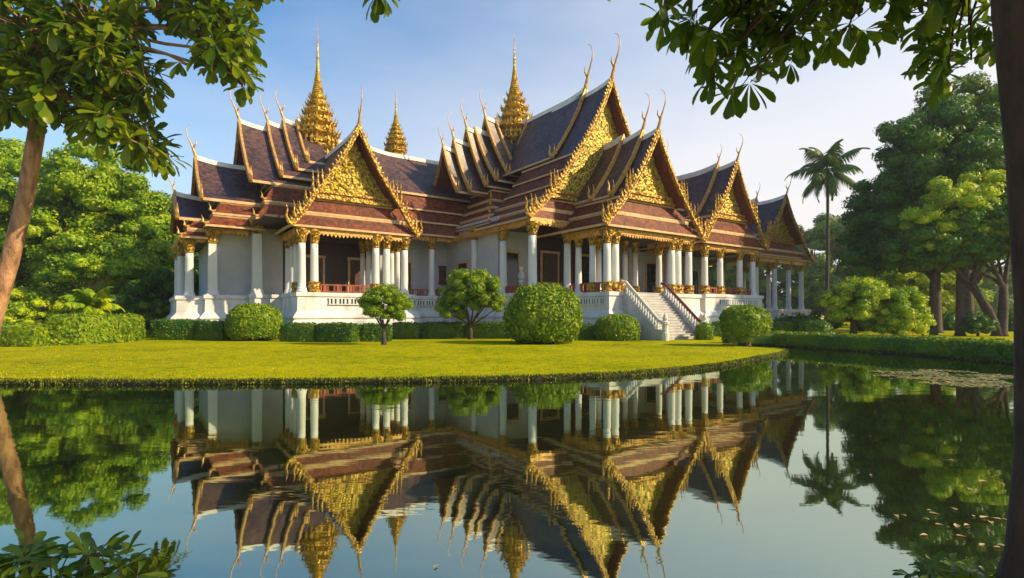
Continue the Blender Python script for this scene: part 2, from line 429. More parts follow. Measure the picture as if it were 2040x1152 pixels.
lt = blades('lawn_blades', sp, 0.015, 0.05, M['blade_lawn'], 0.012)
tag(lt, 'short sunlit grass blades across the lawn', 'grass', kind='stuff')

exec_parts = []
# ------------------------------------------------------------------ the palace
palace = empty('palace_hall', O0, R(35))
tag(palace, 'white walled palace with steep brown roofs, gold gables and three gold spires', 'palace')

def prof(rz, hw, ez, n=6, k=0.20):
    return [(hw*i/n, rz-(rz-ez)*(i/n + k*(i/n)*(1-i/n))) for i in range(n+1)]

def ax_map(ax, c):
    if ax == 'v': return lambda w, t, z: (c+w, t, z)
    return lambda w, t, z: (t, c+w, z)

def chofa(mp, t1, s, z, h, parent):
    mb = MB(True)
    pr = [(-.10,-.22,.17),(0,0,.15),(.07,.12,.13),(.15,.27,.085),(.26,.42,.062),(.36,.57,.050),(.40,.72,.040),(.35,.86,.030),(.22,.96,.020),(.10,.99,.008)]
    h *= 1.18
    mb.tube([mp(0, t1+s*a*h*.62, z+b*h) for a, b, r in pr], [r*h/3.2 for a, b, r in pr], 7)
    # crest feather behind the neck
    mb.tube([mp(0, t1+s*.06*h, z+.22*h), mp(0, t1-s*.02*h, z+.36*h), mp(0, t1-s*.02*h, z+.5*h)], [.07*h/2.3, .05*h/2.3, .012], 6)
    return mb.build('finial', M['gold_red'], parent, smooth=True)

def barge(mp, pl, t1, s, parent, teeth=True, w=0.36, th=0.16, swoop=0.3, foot=True, mat='gold'):
    """gilded verge board following the roof edge, with flame teeth and an upturned foot"""
    mb = MB(True)
    for sd in (1, -1):
        P2 = []
        n = len(pl)
        for i, (a, z) in enumerate(pl):
            fr = a / pl[-1][0]
            P2.append(Vector((a, z + swoop*max(0, 1-a/1.6)**2)))
        nor = []
        for i in range(n):
            d = (P2[min(i+1, n-1)] - P2[max(i-1, 0)]).normalized(); nor.append(Vector((-d.y, d.x)) if d.x*0 == 0 else d)
        nor = [q if q.y > 0 else -q for q in nor]
        rings = []
        for i in range(n):
            o1 = P2[i] + nor[i]*0.14; o2 = P2[i] - nor[i]*(w-0.14)
            if i == 0: o1 = Vector((0.0, P2[0].y+.3)); o2 = Vector((0.0, P2[0].y-w*1.5))
            rings.append([mp(sd*o1.x, t1-s*.02, o1.y), mp(sd*o1.x, t1+s*th, o1.y), mp(sd*o2.x, t1+s*th, o2.y), mp(sd*o2.x, t1-s*.02, o2.y)])
        mb.loft(rings)
        # raised inner moulding
        rings = []
        for i in range(n):
            o1 = P2[i] - nor[i]*(0.02); o2 = P2[i] - nor[i]*(w*.35)
            if i == 0: o1 = Vector((0.0, P2[0].y)); o2 = Vector((0.0, P2[0].y-w*.6))
            rings.append([mp(sd*o1.x, t1+s*th*.9, o1.y), mp(sd*o1.x, t1+s*(th+.06), o1.y), mp(sd*o2.x, t1+s*(th+.06), o2.y), mp(sd*o2.x, t1+s*th*.9, o2.y)])
        mb.loft(rings)
        if teeth:
            for i in range(n-1):
                seg = P2[i+1]-P2[i]; L_ = seg.length; k = max(1, int(L_/0.33))
                for j in range(k):
                    f = (j+.5)/k; p = P2[i]+seg*f; nn = nor[i]; up = Vector((0.0, 1.0))
                    fr = (p.x/pl[-1][0])
                    h = 0.26 + 0.16*fr
                    dn = seg.normalized()
                    a = p + nn*.12 - dn*.13; b = p + nn*.12 + dn*.13; tip = p + nn*(h*.7) + up*h*.75 + Vector((1,0))*.05
                    ta, tb = t1+s*.02, t1+s*(th-.03)
                    mb.add([mp(sd*a.x,ta,a.y),mp(sd*a.x,tb,a.y),mp(sd*b.x,ta,b.y),mp(sd*b.x,tb,b.y),mp(sd*tip.x,(ta+tb)/2,tip.y)],
                           [(0,1,3,2),(0,1,4),(1,3,4),(3,2,4),(2,0,4)])
        if foot:
            def flame(px, pz, h, lean):
                pts = [(px-.05,pz-.15),(px+lean*.55,pz+.05*h),(px+lean,pz+.35*h),(px+lean*.8,pz+.7*h),(px+lean*1.05,pz+h)]
                mb.tube([mp(sd*x, t1+s*th*.45, z) for x, z in pts], [.13,.14,.10,.06,.010], 6)
            e = P2[-1]
            flame(e.x, e.y, 1.35, .40); flame(e.x-.33, e.y+.35, 1.25, .25); flame(e.x-.62, e.y+.75, .85, .18)
            q = P2[int(n*.68)]
            flame(q.x, q.y+.1, 1.6, .14); flame(q.x-.30, q.y+.5, 1.35, .10); flame(q.x-.58, q.y+.95, .9, .08)
            flame(q.x+.42, q.y-.5, .8, .2)
    if not foot:
        for sd in (1, -1):
            e = Vector(pl[-1]); h = .95
            pts = [(e.x-.1,e.y-.1),(e.x+.22,e.y+.02),(e.x+.36,e.y+.30*h),(e.x+.28,e.y+.62*h),(e.x+.40,e.y+h)]
            mb.tube([mp(sd*x, t1+s*th*.5, z) for x, z in pts], [.12,.14,.10,.06,.01], 6)
            pts = [(e.x-.4,e.y+.25),(e.x-.18,e.y+.5),(e.x-.2,e.y+.8),(e.x-.1,e.y+1.1)]
            mb.tube([mp(sd*x, t1+s*th*.5, z) for x, z in pts], [.10,.09,.05,.01], 6)
    return mb.build('bargeboard', M[mat], parent)

def slab_strip(mb, mp, lo, hi, ts, th, zoff=None):
    """roof slab between polyline points, both sides given by sign in lo/hi lists (w,z)"""
    pass

def roof_main(ax, c, t0, t1, pl, parent_name='gable_roof', swoop=0.3, mat='tile', th=0.14, over=0.0):
    mp = ax_map(ax, c); s = 1 if t1 > t0 else -1
    L_ = abs(t1-t0); nt = max(4, int(L_/0.7)); ts = [t0+(t1-t0)*i/nt for i in range(nt+1)]
    mb = MB(True)
    def sw(t, a):
        d = abs(t1-t); return swoop*max(0, 1-d/2.6)**2*max(0, 1-a/1.6)**2
    for sd in (1, -1):
        top = [[mp(sd*a, t, z+sw(t, a)) for a, z in pl] for t in ts]
        bot = [[mp(sd*max(a-.03, 0), t, z-th*1.5+sw(t, a)) for a, z in pl] for t in ts]
        n = len(pl)
        mb.loft(top, False, False, closed=False, mat=0)
        mb.loft(bot, False, False, closed=False, mat=1)
        for r0, r1 in ((top[0], bot[0]), (top[-1], bot[-1])):
            mb.loft([r0, r1], False, False, closed=False, mat=1)
        mb.loft([[r[-1] for r in top], [r[-1] for r in bot]], False, False, closed=False, mat=1)
    o = mb.build(parent_name, [M[mat], M['soffit']], palace, fix=False)
    # ridge cap
    rc = MB(True)
    rings = []
    for t in ts:
        z = pl[0][1] + sw(t, 0)
        rings.append([mp(-.17,t,z-.16),mp(-.13,t,z+.20),mp(.13,t,z+.20),mp(.17,t,z-.16)])
    rc.loft(rings); rc.build('ridge_cap', M['ridge'], o)
    # cream board along both lower edges
    a, z = pl[-1]
    for sd in (1, -1):
        eb = MB(True)
        eb.loft([[mp(sd*(a-.08),t,z-.15),mp(sd*(a-.08),t,z+.07),mp(sd*(a+.05),t,z-.02),mp(sd*(a+.05),t,z-.16)] for t in (t0, t1-s*.05)])
        eb.build('eave_board', M['trim'], o)
    return o

def bands_of(pts):
    out = []
    for i in range(len(pts)-1):
        (a, z), (b, y) = pts[i], pts[i+1]
        out.append((a, z-.16 if i else z-.05, b+.10, y))
    return out

def skirts(ax, c, t0, t1, bands, parent, front=0, tped=None, mat='skirt'):
    """stacked narrow roof bands; those from index 'front' on wrap round the gable end as a hip"""
    mp = ax_map(ax, c); s = 1 if t1 > t0 else -1
    wA = bands[front][0] if front is not None else None; wB = bands[-1][2]
    for bi, (w0, z0, w1, z1) in enumerate(bands):
        mb = MB(True); eb = MB(True); et = MB(True); ebs = []
        hip = front is not None and bi >= front
        if hip:
            tf = lambda w: tped + (w-wA)/(wB-wA)*(t1 - s*.12 - tped)
            ta, tb = tf(w0), tf(w1)
        else:
            ta = tb = t1 - s*.15
        def ring(w, t, z):
            return [mp(-w, t0, z), mp(-w, t, z), mp(w, t, z), mp(w, t0, z)]
        if hip:
            mb.loft([ring(w0, ta, z0), ring(w1, tb, z1), ring(w1, tb, z1-.10), ring(w0-.02, ta, z0-.14)], False, False, closed=False)
            q = .09
            eb.loft([ring(w1-.12, tb-s*.12, z1-.02), ring(w1-.10, tb-s*.10, z1+.07), ring(w1+.04, tb+s*.04, z1+.0), ring(w1+.04, tb+s*.04, z1-.13), ring(w1-.12, tb-s*.12, z1-.13)], False, False, closed=False)
            if True:
                et.loft([ring(w0-.02, ta-s*.02, z0+.02), ring(w0+.03, ta+s*.03, z0+.08), ring(w0+.09, ta+s*.09, z0+.0), ring(w0+.08, ta+s*.08, z0-.10)], False, False, closed=False)
        else:
            for sd in (1, -1):
                mb.loft([[mp(sd*w0,t0,z0),mp(sd*w0,ta,z0)],[mp(sd*w1,t0,z1),mp(sd*w1,ta,z1)],[mp(sd*w1,t0,z1-.10),mp(sd*w1,ta,z1-.10)],[mp(sd*(w0-.02),t0,z0-.14),mp(sd*(w0-.02),ta,z0-.14)]], False, False, closed=False)
                e2 = MB(True); ebs.append(e2)
                e2.loft([[mp(sd*(w1-.12),t,z1-.12),mp(sd*(w1-.12),t,z1+.07),mp(sd*(w1+.04),t,z1+.0),mp(sd*(w1+.04),t,z1-.13)] for t in (t0, ta)])
                o = mb.build('skirt_roof', M[mat], palace); e2.build('eave_board', M['trim'], o); mb = MB(True)
        if hip:
            o = mb.build('skirt_roof', M[mat], palace)
            e2 = eb.build('eave_board', M['trim'], o); et.build('top_moulding', M['trim'], o)
            for sd in (1, -1):
                cf = MB(True); q = .7
                cf.tube([mp(sd*(w1-.25),tb-s*.25,z1+.22), mp(sd*(w1+.05),tb+s*.05,z1+.08), mp(sd*(w1+.24),tb+s*.22,z1+.22*q), mp(sd*(w1+.22),tb+s*.20,z1+.5*q), mp(sd*(w1+.32),tb+s*.30,z1+.85*q)], [.06,.10,.09,.05,.01], 6)
                cf.build('corner_finial', M['gold_red'], o)
    return

def pediment(ax, c, t, s, pl, zb, parent, inset=0.22, bk_wide=True):
    """gilded relief filling the gable; pl = roof profile"""
    mp = ax_map(ax, c)
    zs = [z for a, z in pl]; ws = [a for a, z in pl]
    def wid(z):
        return max(0.02, float(np.interp(z, zs[::-1], ws[::-1])) - inset)
    top = pl[0][1]-.45; nz, nw = 46, 40
    mb = MB(True); rings = []
    for i in range(nz+1):
        z = zb+(top-zb)*i/nz; w = wid(z); row = []
        for j in range(nw+1):
            x = -w+2*w*j/nw
            q = Vector((x*1.5, z*1.5, t))
            r = abs(mnoise.noise(q*1.7))*.7 + abs(mnoise.noise(q*3.6))*.75
            mid = math.exp(-(x/(0.5+0.16*(top-z)))**2)*.16
            row.append(mp(x, t+s*(0.02+.24*(0.5-r)+mid), z))
        rings.append(row)
    mb.loft(rings, False, False, closed=False)
    mb.build('pediment', M['relief'], parent, smooth=True, fix=False)
    bk = MB(True)
    bk.loft([[mp(-wid(z)-.05, t-s*.12, z), mp(wid(z)+.05, t-s*.12, z), mp(wid(z)+.05, t-s*.30, z), mp(-wid(z)-.05, t-s*.30, z)] for z in [zb+(top-zb)*i/8 for i in range(9)]])
    w = wid(zb)+(.18 if bk_wide else -.25)
    for k, (zz, hh, dd) in enumerate(((zb-.42,.20,.34),(zb-.22,.24,.20),(zb+.02,.18,.30))):
        lo = mp(-w, t-s*.1, zz); hi = mp(w, t+s*dd, zz+hh)
        bk.box(tuple(min(lo[i], hi[i]) for i in range(3)), tuple(max(lo[i], hi[i]) for i in range(3)))
    bk.build('pediment_frame', M['gold'], parent)

def gable_roof(ax, c, t0, t1, pl, band_pts=None, front=0, inset=1.6, pedi=True, ch=2.2, teeth=True, barge_pl=None, swoop=.3,
               foot=True, zb=None, mat='tile', bt1=None, bmat='skirt'):
    s = 1 if t1 > t0 else -1
    o = roof_main(ax, c, t0, t1, pl, swoop=swoop, mat=mat)
    mp = ax_map(ax, c)
    bp = barge_pl or (pl + ([p for p in band_pts[1:]] if band_pts and front is not None and foot else []))
    barge(mp, bp, t1, s, o, teeth=teeth, swoop=swoop, foot=foot, mat='gold' if teeth else 'gold_red', w=.29 if teeth else .20)
    if ch: chofa(mp, t1+s*.08, s, pl[0][1]+swoop+.25, ch, o)
    tped = t1-s*inset
    if pedi:
        pediment(ax, c, tped, s, barge_pl or pl, (zb or pl[-1][1])+.35, o, bk_wide=teeth)
    if band_pts:
        skirts(ax, c, t0, bt1 if bt1 is not None else t1, bands_of(band_pts), o, front, tped, mat=bmat)
    return o

# --- left pavilion
gable_roof('v', 4.3, -9.5, 0.0, prof(14.9, 3.1, 9.95), [(3.05,9.9),(3.75,8.85),(4.55,7.8)], inset=1.0)
gable_roof('u', -10.8, 4.3, -1.9, prof(17.2, 5.5, 11.6), [(5.4,11.5),(6.0,10.1),(6.6,8.7)], inset=1.5, teeth=False, ch=2.3, foot=False)
gable_roof('u', -10.8, 4.3, 0.25, prof(17.55, 5.3, 12.3), None, pedi=False, teeth=False, ch=2.0, foot=False)
gable_roof('u', -10.8, 4.3, 1.5, prof(18.0, 4.6, 13.2), None, pedi=False, teeth=False, ch=2.2, foot=False)
gable_roof('u', -10.8, 4.3, 2.6, prof(18.2, 3.6, 14.2), None, pedi=False, teeth=False, ch=0, foot=False)
gable_roof('u', -10.8, -1.0, -5.0, prof(13.7, 4.9, 10.0), [(4.8,9.9),(5.3,8.95),(5.8,8.0)], inset=1.2, teeth=False, ch=2.1, foot=False)
gable_roof('u', -10.8, -4.0, -6.4, prof(10.7, 3.9, 8.6), [(3.8,8.5),(4.3,7.85),(4.8,7.2)], inset=1.0, teeth=False, ch=1.4, foot=False)
gable_roof('u', -10.8, 4.3, 7.6, prof(17.2, 5.5, 11.6), None, pedi=False, teeth=False, ch=0, foot=False)
# --- connecting wing
gable_roof('u', -10.8, 17.5, 8.9, prof(17.0, 4.7, 12.5), [(4.6,12.3),(5.3,11.0),(6.05,9.8),(6.8,8.6)], front=None, pedi=False, teeth=False, ch=2.0, foot=False)
gable_roof('u', -10.8, 9.4, 8.2, prof(16.6, 4.5, 12.2), None, pedi=False, teeth=False, ch=0, foot=False)
# --- central hall: telescoped west tiers, lower skirts, tall south porch
gable_roof('u', -6.1, 23, 14.4, prof(16.8, 2.6, 12.6), None, pedi=False, teeth=False, ch=1.7, foot=False)
gable_roof('u', -6.1, 23, 15.5, prof(17.7, 2.9, 12.75), None, pedi=False, teeth=False, ch=2.0, foot=False)
gable_roof('u', -6.1, 23, 16.9, prof(19.0, 3.4, 13.3), None, pedi=False, teeth=False, ch=2.2, foot=False)
gable_roof('u', -6.1, 23, 17.8, prof(19.2, 3.7, 13.9), None, pedi=False, teeth=False, ch=0, foot=False)
gable_roof('u', -6.1, 23, 19.0, prof(20.5, 3.9, 14.5), None, pedi=False, teeth=False, ch=2.2, foot=False)
gable_roof('u', -6.1, 23, 20.2, prof(20.6, 3.6, 15.2), None, pedi=False, teeth=False, ch=0, foot=False)
gable_roof('u', -6.1, 21.8, 27.5, prof(20.0, 3.9, 14.5), None, pedi=False, teeth=False, ch=2.0, foot=False)
skirts('u', -6.1, 23, 14.6, bands_of([(3.3,13.0),(4.3,11.9),(5.3,11.0),(6.3,10.1),(7.2,9.2)]), palace, 0, 17.6)
tall = [(0,20.2),(0.8,18.55),(1.7,16.95),(2.6,15.5),(3.5,14.25)]
tallb = tall + [(4.8,12.35),(6.2,10.6),(7.2,9.6),(8.2,8.75)]
gable_roof('v', 22.4, 0.0, 7.4, tall, [(3.45,14.15),(4.4,12.85),(5.3,11.6),(6.2,10.55),(7.2,9.6),(8.2,8.7)], front=3, inset=0.9, barge_pl=tallb, ch=2.9, zb=10.55)
gable_roof('v', 22.4, -6.0, 4.3, [(a*1.03, z+.28) for a, z in tall], None, pedi=False, teeth=False, ch=3.0, foot=False)
gable_roof('v', 22.4, -6.0, -3.9, [(a*.9, z+.25) for a, z in tall], None, pedi=False, teeth=False, ch=0, foot=False)
# --- front porch over the stairs
gable_roof('v', 22.4, 4.0, 12.05, prof(14.8, 3.2, 10.1), [(3.1,10.05),(4.2,8.95),(5.25,7.85)], inset=1.0, ch=2.3)
gable_roof('v', 22.4, 4.0, 10.6, prof(15.15, 3.3, 10.3), None, pedi=False, teeth=False, ch=2.2, foot=False)
gable_roof('v', 22.4, 4.0, 8.6, prof(15.25, 3.35, 10.35), None, pedi=False, teeth=False, ch=0, foot=False)
# --- east side
gable_roof('u', 3.0, 25, 34.3, prof(16.6, 4.2, 11.2), [(4.1,11.0),(5.0,9.7),(6.0,8.5)], front=None, pedi=True, inset=1.0, teeth=False, ch=1.9, foot=False)
gable_roof('v', 34.4, 2.5, 10.8, prof(14.75, 3.0, 10.2), [(2.95,10.15),(3.85,9.0),(4.7,7.8)], inset=0.95, ch=1.9)
gable_roof('v', 34.4, 2.5, 8.9, prof(14.95, 3.1, 10.4), None, pedi=False, teeth=False, ch=1.4, foot=False)
gable_roof('u', 2.0, 33, 52.0, prof(12.9, 4.0, 9.7), [(3.9,9.6),(4.8,8.8),(5.6,7.95)], front=None, pedi=True, inset=1.0, teeth=False, ch=1.6, foot=False)
gable_roof('v', 48.4, -2.0, 7.8, prof(14.1, 3.6, 9.7), [(3.5,9.65),(4.6,8.7),(5.8,7.75)], inset=0.9, ch=1.8)
gable_roof('v', 48.4, -2.0, 4.4, prof(14.3, 3.7, 9.9), None, pedi=False, teeth=False, ch=1.5, foot=False)
# --- rear pavilion carrying the far spire
gable_roof('v', 15.8, -30, -13.0, prof(17.0, 4.6, 11.5), [(4.5,11.4),(5.6,9.8),(6.6,8.6)], inset=1.5, ch=0, teeth=False, foot=False)

# --- spires
def spire(u, v, zb, k, h0):
    """tiered gilded spire; k scales widths and heights, built as redented square drum, ledges, ringed cone and needle"""
    plan = []
    base = [(1,.30),(.92,.30),(.92,.52),(.76,.52),(.76,.76),(.52,.76),(.52,.92),(.30,.92),(.30,1)]
    pts = []
    for q in range(4):
        a = q*math.pi/2
        for x, y in base:
            pts.append((x*math.cos(a)-y*math.sin(a), x*math.sin(a)+y*math.cos(a)))
    mb = MB(True)
    def ring(r, z): return [(u+x*r*.87, v+y*r*.87, z) for x, y in pts]
    tiers = [(1.76,0.0,1.2),(1.86,1.2,1.05),(1.58,2.25,.95),(1.24,3.2,.85),(.95,4.05,.70),(.70,4.75,.60)]
    rings = [ring(1.95*k, zb-4)]
    sp_ = MB(True)
    for r, z, h in tiers:
        r *= k; z = zb+z*k; h *= k
        rings += [ring(r*.74, z), ring(r*.78, z+h*.36), ring(r*.95, z+h*.50), ring(r*1.02, z+h*.58), ring(r*1.06, z+h*.66), ring(r*1.02, z+h*.74), ring(r*.84, z+h*.80), ring(r*.68, z+h)]
        # flame ornaments on the ledge
        nn = len(pts)
        for i, (x, y) in enumerate(pts):
            d = Vector((x, y)).normalized(); hh = h*.70 if i % 9 in (0, 8, 4) else h*.46
            px, py = u+x*r*.96, v+y*r*.96; w = .09*k*(.5+r/2)
            tx, ty = -d.y*w, d.x*w
            z0 = z+h*.66
            sp_.add([(px+tx,py+ty,z0),(px-tx,py-ty,z0),(px-d.x*w*1.5,py-d.y*w*1.5,z0),(px+d.x*.16*k,py+d.y*.16*k,z0+hh)],[(0,1,3),(1,2,3),(2,0,3),(0,1,2)])
            # antefix faces on the drum
            sp_.add([(px*.97+u*.03+tx*1.3,py*.97+v*.03+ty*1.3,z+.02),(px*.97+u*.03-tx*1.3,py*.97+v*.03-ty*1.3,z+.02),(u+x*r*.72,v+y*r*.72,z+.02),(u+x*r*.82,v+y*r*.82,z+h*.45)],[(0,1,3),(1,2,3),(2,0,3),(0,1,2)])
    mb.loft(rings)
    mb.add(sp_.v, sp_.f)
    o = mb.build('spire', M['spire_gold'], palace)
    nb = MB(True)
    z = zb+5.35*k; r = .50*k; pr = [(.52*k, z-.1)]
    while r > .17*k:
        h = (.15+.22*(r/(.5*k)))*.55*k
        pr += [(r, z), (r*1.12, z+h*.3), (r*1.0, z+h*.55), (r*.88, z+h)]
        z += h; r *= .922
    top = zb+h0
    rr = pr[-1][0]
    for i in range(1, 9):
        t = i/8; pr.append((max(.012, rr*(1-t)**1.25), z+(top-z)*t))
        if i in (2, 4): pr.append((rr*(1-t)**1.25*1.5, z+(top-z)*t+.05)); pr.append((rr*(1-t)**1.25*.95, z+(top-z)*t+.18))
    nb.lathe((u, v), pr, 12); nb.build('needle', M['spire_gold'], o)
    return o
spire(4.3, -10.8, 15.6, 1.02, 12.1)
spire(22.4, -6.1, 18.3, 1.07, 12.1)
spire(15.8, -20.7, 20.0, 0.70, 8.6)

# --- plinth with battered base and mouldings, one block per section
zfix = [0.0]
def plinth(u0, u1, v0, v1, top, mat='stain'):
    zfix[0] += 0.003; top += zfix[0]
    mb = MB(True)
    def ring(o, z): return [(u0-o, v0-o, z), (u1+o, v0-o, z), (u1+o, v1+o, z), (u0-o, v1+o, z)]
    e = zfix[0]
    k = top/3.2
    pr = [(.62+e,-.1),(.62+e,.42*k),(.54+e,.5*k),(.52+e,1.22*k),(.40+e,1.30*k),(.40+e,1.36*k),(.50+e,1.42*k),(.50+e,1.52*k),(.22+e,1.85*k),(.16+e,1.95*k),(.14+e,top-.34),(.24+e,top-.26),(.24+e,top-.06),(.20+e,top)]
    mb.loft([ring(o, z) for o, z in pr])
    return mb.build('plinth', M[mat], palace)
plinth(0.25, 8.5, -7, -.25, 3.2)
plinth(-1.9, 10, -16.2, -5.1, 3.16)
plinth(-4.7, -1, -15.6, -5.9, 3.08)
plinth(-6.4, -3, -15.0, -6.4, 2.98)
plinth(7, 16.5, -16, -4.2, 3.25)
plinth(14.4, 30.4, -14, 7.5, 3.26)
plinth(17.7, 27.4, 6, 11.8, 3.22)
plinth(26, 33, -8, 8.0, 3.27)
plinth(30.3, 38.6, -6, 10.5, 3.38)
plinth(37, 43.0, -5, 8.0, 2.75)
plinth(42.6, 53.8, -7, 7.5, 2.2)
plinth(10, 21, -28, -14, 3.1)

# --- walls
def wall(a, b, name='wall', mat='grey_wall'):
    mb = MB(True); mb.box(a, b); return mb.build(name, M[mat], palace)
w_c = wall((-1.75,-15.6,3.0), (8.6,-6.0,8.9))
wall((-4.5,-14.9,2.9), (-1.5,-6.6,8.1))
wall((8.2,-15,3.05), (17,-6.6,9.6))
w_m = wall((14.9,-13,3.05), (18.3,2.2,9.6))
wall((18.3,-13,3.05), (20.2,2.19,9.6), mat='door')
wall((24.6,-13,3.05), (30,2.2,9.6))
wall((20.0,-13,3.05), (24.8,-1.0,9.6), mat='dark')  # near-black, the hall's inner shade is put into the colour
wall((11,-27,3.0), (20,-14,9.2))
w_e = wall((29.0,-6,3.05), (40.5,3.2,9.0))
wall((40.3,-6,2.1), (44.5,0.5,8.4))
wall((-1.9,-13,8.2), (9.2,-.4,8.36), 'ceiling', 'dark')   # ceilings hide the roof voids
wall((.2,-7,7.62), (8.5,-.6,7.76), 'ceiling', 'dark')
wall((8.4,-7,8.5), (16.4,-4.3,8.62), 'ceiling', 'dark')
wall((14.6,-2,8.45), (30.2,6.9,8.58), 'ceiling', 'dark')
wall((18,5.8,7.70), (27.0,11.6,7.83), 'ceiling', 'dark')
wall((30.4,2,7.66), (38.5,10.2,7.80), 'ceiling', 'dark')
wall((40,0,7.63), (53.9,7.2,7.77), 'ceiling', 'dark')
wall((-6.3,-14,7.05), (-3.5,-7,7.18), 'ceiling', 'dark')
wall((.4,-6.12,3.3), (8.2,-5.98,7.6), 'panelling', 'dark')  # near-black so the colour carries the shade of the deep porch
wall((18.4,2.15,3.3), (26.6,2.30,8.4), 'panelling', 'dark')  # same near-black colour, painting in the stair porch's inner shade

def opening(ax, c, a0, a1, z0, z1, s=1, kind='door', arch=False, leaf=True):
    """framed doorway or window standing proud of a wall face at coordinate c"""
    f = MB(True); g = MB(True)
    def bx(mb, p0, p1, d0, d1, q0, q1):
        lo, hi = min(c+s*d0, c+s*d1), max(c+s*d0, c+s*d1)
        if ax == 'v': mb.box((p0, lo, q0), (p1, hi, q1))
        else: mb.box((lo, p0, q0), (hi, p1, q1))
    bx(f, a0-.16, a0, -.1, .10, z0, z1); bx(f, a1, a1+.16, -.1, .10, z0, z1); bx(f, a0-.22, a1+.22, -.1, .14, z1, z1+.2)
    if kind == 'window': bx(f, a0-.2, a1+.2, -.1, .16, z0-.14, z0)
    o = f.build(kind, M['door'] if kind == 'window' else M['trim'], palace)
    m = (a0+a1)/2
    if leaf:
        bx(g, a0+.01, m-.02, -.02, .04, z0+.01, z1-.01); bx(g, m+.02, a1-.01, -.02, .04, z0+.01, z1-.01)
        for q in (a0+.12, m+.12):
            for zz in (z0+.2, z0+(z1-z0)*.52):
                bx(g, q, q+(m-a0)-.26, .03, .07, zz, zz+(z1-z0)*.36)
    else:
        bx(g, a0+.01, a1-.01, -.02, .03, z0+.01, z1-.01)  # near-black sheet standing in for the shade inside an open doorway
    g.build('door_leaf_or_shade' if kind == 'door' else 'pane', M['door'] if leaf else M['glass_and_shade'], o)
    return o
opening('v', -6.6, 10.0, 11.3, 3.3, 6.3)
opening('v', -6.6, 14.3, 15.5, 4.6, 6.0, kind='window')
opening('v', -5.98, 2.0, 3.4, 3.3, 6.2)
opening('v', -5.98, 5.6, 6.8, 3.3, 6.2)
opening('v', 2.2, 15.6, 16.9, 3.3, 6.7, leaf=False)
opening('v', 2.3, 19.3, 21.0, 3.3, 6.9)
opening('v', 2.3, 23.6, 25.2, 3.3, 6.9, leaf=False)
opening('u', 14.9, -4.2, -2.6, 3.3, 6.2, s=-1, leaf=False)
opening('v', 3.2, 31.4, 32.8, 3.4, 6.6, leaf=False)
opening('v', 3.2, 35.2, 36.6, 3.4, 6.6)
opening('v', 3.2, 38.2, 39.4, 3.4, 6.2, leaf=False)

# --- columns
def column(u, v, z0, z1, r=.27, gold_base=False, square=False, cap=.95):
    n = 4 if square else 14; ph = .5 if square else 0; q = 1.35 if square else 1
    sh = MB(True)
    pr = [(r*1.38,z0),(r*1.38,z0+.14),(r*1.18,z0+.18),(r*1.22,z0+.30),(r*1.04,z0+.36)] + [(r*(1.04-.12*i/6), z0+.36+(z1-cap-z0-.36)*i/6) for i in range(1, 7)]
    sh.lathe((u, v), [(a*q, z) for a, z in pr], n, ph=ph)
    o = sh.build('column', M['white'], palace, smooth=False)
    if not square:
        for p in o.data.polygons: p.use_smooth = abs(p.normal.z) < .5
    c = MB(True); zc = z1-cap
    c.lathe((u, v), [(r*.98*q,zc-.02),(r*1.12*q,zc+.05),(r*.98*q,zc+.12),(r*1.05*q,zc+.3),(r*1.32*q,zc+.55),(r*1.75*q,zc+.80),(r*1.75*q,zc+cap)], n, ph=ph)
    for row, (zz, rr, hh, out) in enumerate(((zc+.12, 1.05, .42, .5), (zc+.42, 1.28, .42, .7))):
        for j in range(10):
            a = 2*math.pi*(j+.5*row)/10; ca, sa = math.cos(a), math.sin(a); w = r*.30
            R0 = r*rr*(1.15 if square else 1.0); R1 = R0+r*out*.55
            c.add([(u+ca*R0-sa*w, v+sa*R0+ca*w, zz), (u+ca*R0+sa*w, v+sa*R0-ca*w, zz), (u+ca*(R0+.05)-sa*w*.8, v+sa*(R0+.05)+ca*w*.8, zz+hh*.6), (u+ca*(R0+.05)+sa*w*.8, v+sa*(R0+.05)-ca*w*.8, zz+hh*.6), (u+ca*R1, v+sa*R1, zz+hh)],
                  [(0,1,3,2),(2,3,4)])
    c.build('capital', M['gold'], o)
    if gold_base:
        b = MB(True)
        b.lathe((u, v), [(r*1.55,z0+.01),(r*1.6,z0+.12),(r*1.35,z0+.22),(r*1.62,z0+.42),(r*1.45,z0+.58),(r*1.6,z0+.72),(r*1.1,z0+.78)], 12)
        b.build('gilded_base', M['gold'], o)
    return o
for u_ in (.5, 1.35, 5.8, 6.65, 8.1): column(u_, -.6, 3.2, 7.6, gold_base=u_ in (1.35, 5.8))
for v_ in (-2.0, -3.2, -4.6):
    column(.5, v_, 3.2, 7.6, .24, gold_base=v_ > -3); column(8.1, v_, 3.2, 7.6, .22); column(6.2, v_, 3.2, 7.6, .2)
for u_ in (12.4, 15.9): column(u_, -4.6, 3.25, 8.35)
column(-1.55, -5.35, 3.15, 8.6, .33, square=True); column(-4.35, -6.15, 3.05, 7.75, .30, square=True)
column(-2.0, -8.6, 3.1, 8.3, .27, square=True)
column(-5.75, -6.75, 2.95, 7.05, .28); column(-6.15, -8.8, 2.95, 7.0, .24); column(-6.15, -12.6, 2.95, 7.0, .24)
column(14.75, 3.2, 3.26, 8.4, .29); column(14.75, 7.0, 3.26, 8.4, .33); column(17.95, 7.15, 3.26, 8.0, .28); column(14.75, -1.2, 3.26, 9.0, .29)
column(30.1, 7.0, 3.26, 8.4, .3)
for u_ in (18.05, 18.85, 25.0, 25.75, 27.1): column(u_, 11.25, 3.22, 7.6, .28, gold_base=True)
for v_ in (8.3, 9.8): column(18.05, v_, 3.22, 7.6, .24, gold_base=v_ > 9); column(27.1, v_, 3.22, 7.6, .26, gold_base=True)
